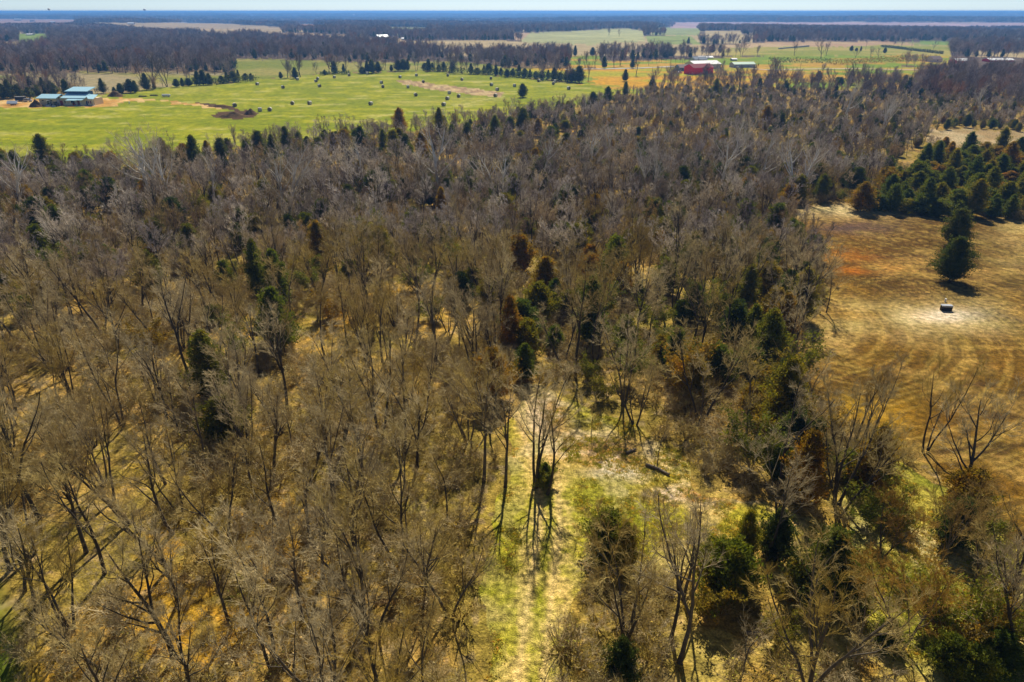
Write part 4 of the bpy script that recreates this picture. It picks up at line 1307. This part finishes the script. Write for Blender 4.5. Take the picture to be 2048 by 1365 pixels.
def water_tower(a, b, hpx, lb):
    p = gp(a, b); u = mpp(p); H = hpx*u
    t = empty('water_tower', p)
    leg = MB()
    for k in range(6):
        q = 2*PI*k/6
        leg.tube((math.cos(q)*H*.2, math.sin(q)*H*.2, 0), (math.cos(q)*H*.16, math.sin(q)*H*.16, H*.7), H*.02)
    leg.tube((0, 0, 0), (0, 0, H*.7), H*.05)
    leg.build('leg', M_conc, t)
    m = MB(); prof = [(0.02, .62), (.22, .68), (.30, .78), (.26, .9), (.12, .98), (0.01, 1.0)]
    k = 14
    m.add([(math.cos(2*PI*j/k)*r_*H, math.sin(2*PI*j/k)*r_*H, z_*H) for r_, z_ in prof for j in range(k)],
          [(i*k+j, i*k+(j+1) % k, (i+1)*k+(j+1) % k, (i+1)*k+j) for i in range(len(prof)-1) for j in range(k)])
    m.build('tank', M_white_p, t, smooth=True)
    tag(t, lb, 'water tower', 'water towers on the horizon')


water_tower(291, 28, 9, 'dark broad water tower on the horizon')
water_tower(100, 27, 9, 'slim pale water tower on the horizon, the one further left')
water_tower(708, 36, 7, 'white water tower below the horizon, centre left')
for (a, b, h_, lb) in ((1476, 34, 10, 'thin mast on the horizon above the red barn'), (559, 30, 9, 'thin mast on the horizon left of centre'), (1021, 30, 8, 'thin mast on the horizon at centre'), (984, 30, 5, 'short mast left of the centre mast')):
    p = gp(a, b); H = h_*mpp(p)
    m = MB().tube((0, 0, 0), (0, 0, H), H*.02, H*.008, 5)
    for j in range(1, 6): m.tube((-H*.03, 0, H*j/6), (H*.03, 0, H*j/6), H*.006, None, 4)
    tag(m.build('radio_mast', M_grey_w, loc=p), lb, 'mast', 'masts on the horizon')

# ------------------------------------------------------------------ hay bales
bales = [(512+X/4, (Y+12)/4) for X, Y in ((12, 672), (217, 698), (333, 632), (495, 628), (481, 648), (509, 688), (628, 615), (745, 600), (878, 580), (893, 586), (1004, 660), (1016, 693), (1153, 615), (1217, 695),
         (1284, 600), (1339, 653), (1278, 760), (1535, 602), (1648, 635), (1547, 743), (1622, 770), (1532, 790), (1502, 838), (1880, 625), (1884, 677), (1930, 716), (1916, 766), (919, 832), (431, 827), (293, 828), (113, 879), (34, 882))]
bales += [(1024+X/4, (Y+12)/4) for X, Y in ((213, 646), (345, 651), (330, 668), (453, 707), (20, 685))]+[(470, 214)]
bm_v, bm_f = [], []
kk = 20
rsb = np.random.RandomState(4)
prof = [(.0, -.92), (.80, -.92), (.95, -.84), (1.0, -.5), (.99, 0), (1.0, .5), (.95, .84), (.80, .92), (.0, .92)]
for r_, x_ in prof:
    for j in range(kk):
        q = 2*PI*j/kk
        rr_ = r_*(1+rsb.normal(0, .012)); zz_ = math.sin(q)*rr_
        bm_v.append((x_+rsb.normal(0, .012), math.cos(q)*rr_, max(zz_, -.93)))
side_f = [(i*kk+j, (i+1)*kk+j, (i+1)*kk+(j+1) % kk, i*kk+(j+1) % kk) for i in range(len(prof)-1) for j in range(kk)]
me_b = bpy.data.meshes.new('bale'); me_b.from_pydata(bm_v, [], side_f); me_b.materials.append(M_net); me_b.materials.append(M_hay)
for i_, pl in enumerate(me_b.polygons):
    pl.use_smooth = True
    if i_ < 2*kk or i_ >= (len(prof)-3)*kk: pl.material_index = 1
me_b.update()
bales.sort()
bc = {}
for a, b in bales:
    z = 'far edge' if b < 158 else 'middle' if b < 185 else 'near side'
    bc[z] = bc.get(z, -1)+1
    p = gp(a, b)
    o_ = link('hay_bale', me_b, None, (p[0], p[1], p[2]+1.0), rsb.uniform(0, PI))
    o_.scale = (1.12,)*3
    tag(o_, f"round hay bale at the {z} of the green field, {ORD[bc[z]]} from the left there", 'hay bale', 'round bales scattered over the green field')


# ------------------------------------------------------------------ building site: vehicles, mounds, tank, tarps
def mound(a, b, wpx, hpx, dep, lb, seed):
    p = gp(a, b); u = mpp(p)
    n = 34
    g = np.linspace(-1, 1, n); X, Y = np.meshgrid(g, g)
    rr = np.hypot(X, Y)
    Z = np.clip(1-rr**1.3, 0, 1)*(0.55+.9*fbm(X+seed, Y, .45, 4, seed))*hpx*u*1.15-.06
    V = np.stack([X*wpx*u/2, Y*dep/2, Z], -1).reshape(-1, 3)
    i = np.arange(n*n).reshape(n, n)
    Q = np.stack([i[:-1, :-1], i[:-1, 1:], i[1:, 1:], i[1:, :-1]], -1).reshape(-1, 4)
    o_ = link('dirt_mound', mesh_np('dirt_mound', V, Q, None, [M_soil]), None, p)
    tag(o_, lb, 'dirt mound', 'heaps of dug earth')


mound(73, 214, 28, 11, 7, 'brown dirt mound in front of the house, left of the machines', 3)
mound(231, 193, 32, 9, 8, 'brown dirt mound at the field edge right of the house', 5)
mound(465, 234, 70, 8, 9, 'wide dark dug bank in the hay field', 7)
mound(502, 229, 28, 9, 7, 'small dark heap at the right end of the dug bank', 9)
mound(440, 214, 60, 4, 5, 'long dark spoil ridge beyond the dug bank', 11)


def car(name, a, b, rot, paint, lb, cat, L=4.5, Wd=1.8, Hh=1.5, prof=None, glass=None, tall=1.0):
    p = gp(a, b)
    t = empty(name, p, rot)
    h = L/2
    prof = prof or [(-h, .35), (-h, .8), (-h*.92, .98), (-h*.55, 1.02), (-h*.30, Hh), (h*.35, Hh), (h*.68, 1.0), (h*.97, .85), (h, .6), (h, .35)]
    MB().prism([(x, z*tall) for x, z in prof], -Wd/2, Wd/2).build('body', paint, t, bevel=.07)
    gl = glass or [(-h*.50, 1.04), (-h*.29, Hh-.07), (h*.33, Hh-.07), (h*.60, 1.02)]
    MB().prism([(x, z*tall) for x, z in gl], -Wd/2-.012, Wd/2+.012).build('window', M_glass, t)
    MB().add([(h*.37, -Wd*.42, (Hh-.05)*tall), (h*.37, Wd*.42, (Hh-.05)*tall), (h*.69, Wd*.44, 1.03*tall), (h*.69, -Wd*.44, 1.03*tall), (h*.33, -Wd*.42, (Hh-.15)*tall), (h*.33, Wd*.42, (Hh-.15)*tall), (h*.6, Wd*.44, .98*tall), (h*.6, -Wd*.44, .98*tall)],
             [(0, 3, 2, 1), (4, 5, 6, 7), (0, 1, 5, 4), (2, 3, 7, 6), (0, 4, 7, 3), (1, 2, 6, 5)]).build('windscreen', M_glass, t)
    for sx in (-.62, .62):
        for sy in (-1, 1):
            w_ = MB().tube((sx*h, sy*(Wd/2-.22), .34), (sx*h, sy*(Wd/2+.03), .34), .34, None, 14).build('wheel', M_tyre, t)
            MB().tube((sx*h, sy*(Wd/2-.2), .34), (sx*h, sy*(Wd/2+.05), .34), .18, None, 10).build('rim', M_silver, w_)
    return tag(t, lb, cat, 'vehicles at the building site')


car('parked_car', 150, 211, R(-60), M_carred, 'small red car parked in front of the new house', 'car')
car('off_road_car', 57, 204, R(6), M_silver, 'silver off-road car with spare wheel, beside the dark trailer', 'car', L=4.4, Wd=1.9, Hh=1.85,
    prof=[(-2.2, .5), (-2.2, 1.1), (-2.05, 1.85), (.5, 1.85), (.85, 1.15), (2.1, 1.1), (2.2, .55)], glass=[(-2.02, 1.18), (-1.92, 1.76), (.46, 1.76), (.72, 1.18)])


def trailer(name, a, b, rot, L, Wd, H0, H1, mat, lb):
    t = empty(name, gp(a, b), rot)
    MB().box(-L/2, L/2, -Wd/2, Wd/2, H0, H1).build('body', mat, t, bevel=.08)
    MB().box(-L/2-.05, L/2+.05, -Wd/2-.05, Wd/2+.05, H1+.003, H1+.1).build('roof', M_silver, t)
    MB().tube((L/2, 0, H0), (L/2+1.3, 0, H0), .06).build('drawbar', M_black, t)
    for sy in (-1, 1):
        for q in (-.5, .5):
            MB().tube((q, sy*(Wd/2-.15), .35), (q, sy*(Wd/2+.12), .35), .35, None, 12).build('wheel', M_tyre, t)
    tag(t, lb, 'trailer', 'vehicles at the building site')


trailer('box_trailer', 43, 203, R(4), 5.6, 2.3, .45, 2.6, M_black, 'dark enclosed trailer parked left of the new house')
t = empty('dump_trailer', gp(27, 211), R(3))
MB().slab([(-3, -1.1, 1.1), (3, -1.1, 1.1), (2.6, .9, 2.4), (-3.4, .9, 2.4)], .15).build('bed', plain('galvanised_sheet', (.45, .52, .62), .4, .5), t)
MB().box(-2.9, 2.9, -1.0, .8, .6, .8).build('chassis', M_black, t)
for sy in (-1, 1):
    for q in (-.5, .5):
        MB().tube((q, sy-.12, .38), (q, sy+.12, .38), .38, None, 12).build('wheel', M_tyre, t)
tag(t, 'grey flatbed trailer with tilted bed at the left border', 'trailer', 'vehicles at the building site')


def loader(a, b, rot, cab, lb, sc_):
    t = empty('skid_loader', gp(a, b), rot); t.scale = (sc_,)*3
    MB().prism([(-1.3, .5), (-1.3, 1.3), (-.9, 1.5), (.9, 1.0), (1.1, .5)], -.6, .6).build('body', M_black, t, bevel=.05)
    c = MB()
    for x in (-.6, .6):
        for y in (-.5, .5): c.box(x-.06, x+.06, y-.06, y+.06, 1.2, 2.25)
    c.box(-.75, .75, -.62, .62, 2.25, 2.4)
    c.build('cab', cab, t)
    MB().box(-.54, .54, -.44, .44, 1.25, 2.2).build('window', M_glass, t)
    for sy in (-1, 1):
        MB().tube((-1.2, sy*.8, 1.6), (1.5, sy*.8, .5), .09).build('arm', cab, t)
        for q in (-.65, .65):
            MB().tube((q, sy*.62, .42), (q, sy*.95, .42), .42, None, 12).build('wheel', M_tyre, t)
    MB().prism([(1.45, .1), (2.2, .05), (2.2, .15), (1.6, .25), (1.5, .8), (1.42, .8)], -.95, .95).build('bucket', M_grey_w, t)
    tag(t, lb, 'loader', 'vehicles at the building site')


loader(100, 213, R(-80), M_white_p, 'skid loader with white cab beside the left dirt mound', 1.35)
loader(113, 214, R(-100), M_black, 'black skid loader, right of the white one', 1.2)
t = empty('portable_toilet', gp(126, 211), R(5))
MB().box(-.75, .75, -.75, .75, 0, 2.7).build('wall', M_carred, t, bevel=.05)
MB().prism([(-.85, 2.7), (.85, 2.7), (.6, 3.05), (-.6, 3.05)], -.85, .85).build('roof', M_white_p, t, bevel=.05)
d_ = MB().box(-.45, .45, -.8, -.752, .15, 2.4).build('door', plain('door_red', (.35, .01, .02)), t)
MB().box(.3, .36, -.86, -.80, 1.1, 1.3).build('handle', M_black, d_)
tag(t, 'red portable toilet with white roof in front of the house', 'portable toilet')
t = empty('storage_tank', gp(333, 194.5), 0)
MB().tube((-2.4, 0, 1.0), (2.4, 0, 1.0), .75, None, 18).tube((-2.75, 0, 1.0), (-2.4, 0, 1.0), .4, .75, 18).tube((2.4, 0, 1.0), (2.75, 0, 1.0), .75, .4, 18).build('tank', M_white_p, t)
for x in (-1.5, 1.5): MB().box(x-.15, x+.15, -.6, .6, 0, .35).build('leg', M_conc, t)
tag(t, 'white cylindrical tank lying in the hay field', 'tank')
for (a, b, w_, lb) in ((286, 194, 5.0, 'black plastic pipe bundle in the field, the one nearer the house'), (308, 192, 4.6, 'black plastic pipe bundle next to the white tank')):
    p = gp(a, b); m = MB()
    for j in range(5): m.tube((-w_/2, j*.35-.7, .2+.02*j), (w_/2, j*.35-.6, .2), .17, None, 8)
    for j in range(3): m.tube((-w_/2.2, j*.35-.4, .5), (w_/2.3, j*.35-.4, .5), .17, None, 8)
    tag(m.build('pipe_bundle', M_black, loc=p), lb, 'pipes', 'pipe bundles in the field')
p = gp(259, 208)
tag(MB().tube((0, 0, 0), (0, 0, 1.2), .3, .25, 12).tube((0, 0, 1.2), (0, 0, 1.35), .33, .2, 12).build('well_cap', M_white_p, loc=p), 'white standpipe in the bare track right of the house', 'standpipe')

# box on the cleared soil
p = gp(1891, 621)
t = empty('storage_box', p, R(-6))
MB().box(-.95, .95, -.35, .35, 0, .95).build('body', M_black, t, bevel=.04)
MB().prism([(-1.0, .95), (1.0, .95), (.93, 1.06), (-.93, 1.06)], -.42, .42).build('lid', M_grey_w, t, bevel=.02)
MB().box(-.98, .98, -.41, -.353, .80, .86).build('rim', M_silver, t)
tag(t, 'black box with pale grey lid on the cleared soil', 'box')
p = gp(1890, 604)
tag(MB().tube((0, 0, 0), (0, 0, .5), .16, .14, 12).tube((0, 0, .5), (0, 0, .62), .2, .17, 12).build('stub_pipe', M_white_p, loc=p), 'small white pipe cap just behind the black box', 'pipe')
slab_p = gp(1868, 626)
n_ = 20; rsm = np.random.RandomState(8)
# fallen logs
for (a, b, L, rz, r_, lb) in ((1318, 938, 3.2, -.35, .22, 'fallen log with pale cut end on the churned soil'), (1262, 905, 1.5, .5, .2, 'short dark stump piece by the mud patch'), (1530, 1265, 3.5, .1, .18, 'dark fallen trunk lying near the bottom right'),
                              (1310, 1180, 4.0, -.6, .12, 'bleached dead branch on the ground beside the broad tree'), (1150, 690, 2.6, .3, .15, 'fallen log in the shade beyond the trail bend'), (1290, 1160, 3.0, .9, .09, 'thin grey fallen limb near the glade')):
    p = gp(a, b)
    rl = np.random.RandomState(int(a))
    Pl, Rl = polyline(rl, np.array([-L/2, 0, r_*.8]), np.array([1.0, 0, 0]), L, 7, .07, 0, r_, r_*.7)
    Pl[:, 2] = r_*.8+np.abs(Pl[:, 2]-r_*.8)*.3
    ls = [(Pl, Rl)]
    for j in range(3):
        i_ = rl.randint(2, 6)
        ls.append(polyline(rl, Pl[i_], side_dir(rl, Pl[i_+1]-Pl[i_], .8), L*.2, 3, .1, .1, r_*.35, r_*.1))
    V, Q = tubes(ls, 9)
    f3 = np.array([[0, j+1, j] for j in range(1, 8)]); e0 = 7*9
    f3 = np.vstack([f3, [[e0, e0+j, e0+j+1] for j in range(1, 8)]])
    o_ = link('fallen_log', mesh_np('fallen_log', V, Q, f3, [M_log], smooth=True), None, p, rz)
    tag(o_, lb, 'log', 'fallen wood on the ground')

# utility poles and orchard whips by the farm
for i, (a, b, hp) in enumerate(((1270, 126, 13), (1341, 128, 12), (1365, 128, 24), (1318, 127, 11), (1600, 140, 14), (1731, 100, 13), (1822, 98, 12), (1297, 132, 10))):
    p = gp(a, b); H = hp*mpp(p)
    m = MB().tube((0, 0, -.2), (0, 0, H), .16, .11, 7).box(-1.1, 1.1, -.07, .07, H-.9, H-.72)
    tag(m.build('utility_pole', M_wood, loc=p, rotz=.4), f"{ORD[i]} wooden pole with crossarm along the farm road, listed from near the barn" if False else
        f"wooden pole with crossarm, {('left of the orchard row', 'right end of the orchard row', 'tallest by the blue house', 'inside the orchard row', 'on the green field right of the barns', 'left on the upper meadow', 'right on the upper meadow', 'in front of the orchard row')[i]}", 'utility pole', 'wooden poles along the farm road')
YT = tree_meshes('young', 360, mc=M_twig_far, H=5.5, stems=1, r0=.09, limbs=8, subs=4, twigs=4, twigs2=1, spread=.6, rmin=.03)
for i in range(13):
    a = 1286+i*9.2; X, Y, Z = gp(a, 126+.12*i)
    make_tree('orchard_tree', YT, X, Y, 1.0, i*.9, f"{ORD[i]} small bare tree from the left in the straight orchard row", 'tree', 'young trees in the orchard row')
# dark clipped hedge climbing the right meadow, and the low stone wall
def hedge_run(a0, b0, a1, b1, H, Wd, lb, mat):
    p0, p1 = Vector(gp(a0, b0)), Vector(gp(a1, b1))
    L = (p1-p0).length
    rh = np.random.RandomState(int(abs(a0)))
    n = int(min(5200, L*16))
    P = np.stack([rh.uniform(0, L, n), rh.normal(0, Wd/3, n), rh.uniform(.1, H, n)*(.75+.5*noise(rh.uniform(0, L, n)*0+np.arange(n)*.02, np.zeros(n), 3))], 1)
    V, T = leaf_cloud(rh, P, .9, .4)
    dd = p1-p0; an = math.atan2(dd.y, dd.x)
    ca, sa = math.cos(an), math.sin(an)
    X = p0.x+V[:, 0]*ca-V[:, 1]*sa; Y = p0.y+V[:, 0]*sa+V[:, 1]*ca
    Z = height(X, Y)+V[:, 2]
    V = np.stack([X-p0.x, Y-p0.y, Z-p0.z], 1)
    o_ = link('hedge', mesh_np('hedge', V, None, T, [mat]), None, p0)
    tag(o_, lb, 'hedge', 'hedges on the right meadows')


hedge_run(1762, 95, 1885, 109, 3.0, 2.5, 'thin dark hedge running down across the green rise', M_cedar_dark)
hedge_run(1536, 125, 1660, 128, 4.5, 6, 'bronze-green hedge row behind the right field, left part', M_cedar)
hedge_run(1660, 130, 1870, 122, 5.0, 7, 'bronze-green hedge row behind the right field, long right part', M_cedar)
for (a0, b0, a1, b1, hh, lb) in ((850, 143, 930, 147, 3.5, 'dark hedge behind the bales, left stretch under bare trees'), (935, 149, 1024, 154, 4.0, 'dark hedge behind the bales, middle stretch'),
                                (1026, 155, 1160, 167, 5.0, 'dark continuous hedge at the right end of the hay field'), (640, 151, 700, 149, 2.4, 'low broken hedge behind the field, left of centre'), (388, 173, 512, 162, 4.0, 'dark hedge at the far left corner of the hay field'),
                                (-40, 198, 70, 197, 4.5, 'dark hedge behind the trailers at the left border')):
    hedge_run(a0, b0, a1, b1, hh, 6, lb, M_cedar_dark)
p0, p1 = Vector(gp(1557, 99)), Vector(gp(1618, 94))
L = (p1-p0).length
o_ = MB().box(0, L, -.4, .4, -1.2, 1.6).build('stone_wall', M_conc, loc=p0, rotz=math.atan2((p1-p0).y, (p1-p0).x))
tag(o_, 'low grey wall on the upper meadow', 'wall')
# farm road
def ribbon(name, pts, wd, mat, lb=None):
    P = np.array([gp(a, b)[:2] for a, b in pts])
    tt = np.linspace(0, len(P)-1, 120); i = np.minimum(tt.astype(int), len(P)-2); f = (tt-i)[:, None]
    C_ = P[i]*(1-f)+P[i+1]*f
    T_ = np.gradient(C_, axis=0); T_ /= np.linalg.norm(T_, axis=1)[:, None]
    Nn = np.stack([-T_[:, 1], T_[:, 0]], 1)
    rows = [C_+Nn*wd*q for q in (-.5, -.17, .17, .5)]
    V = np.stack(rows, 1).reshape(-1, 2)
    V = np.column_stack([V, height(V[:, 0], V[:, 1])+.25])
    n = len(C_)
    a = (np.arange(n-1)[:, None]*4+np.arange(3)[None, :])
    Q = np.stack([a, a+1, a+5, a+4], -1).reshape(-1, 4)[:, ::-1]
    tag(link(name, mesh_np(name, V, Q, None, [mat])), kind='structure')


M_road = plain('pale_road', (.46, .44, .40), .9, .1, .12, .3)
ribbon('road', [(1130, 140), (1200, 139), (1280, 137), (1340, 134), (1400, 133)], 9, M_road)
ribbon('farm_track', [(1500, 138), (1540, 141), (1600, 139), (1720, 138), (1850, 141), (1870, 144)], 7, plain('track_dirt', (.52, .42, .28), .9, .1, .15, .3))
# white car by the barns
car('parked_car', 1359, 147, R(10), M_white_p, 'white car parked left of the red barn', 'car', L=5)
car('parked_car', 1474, 136.5, R(80), M_white_p, 'white car by the green roofed shed', 'car', L=5)

# ------------------------------------------------------------------ haze: the air itself, one box round everything below the sky
hz = MB().box(-60000, 60000, -3000, 60000, -90, 53).build('haze', bpy.data.materials.new('haze_air'))
tag(hz, 'thin blue haze lying over the distant plain', 'haze', kind='stuff')
m = hz.data.materials[0]; m.use_nodes = True; t = m.node_tree; t.nodes.clear()
out = t.nodes.new('ShaderNodeOutputMaterial'); pv = t.nodes.new('ShaderNodeVolumePrincipled')
pv.inputs['Color'].default_value = (0.18, 0.46, 1.0, 1)
pv.inputs['Density'].default_value = 0.00016
pv.inputs['Anisotropy'].default_value = 0.35
t.links.new(pv.outputs[0], out.inputs['Volume'])
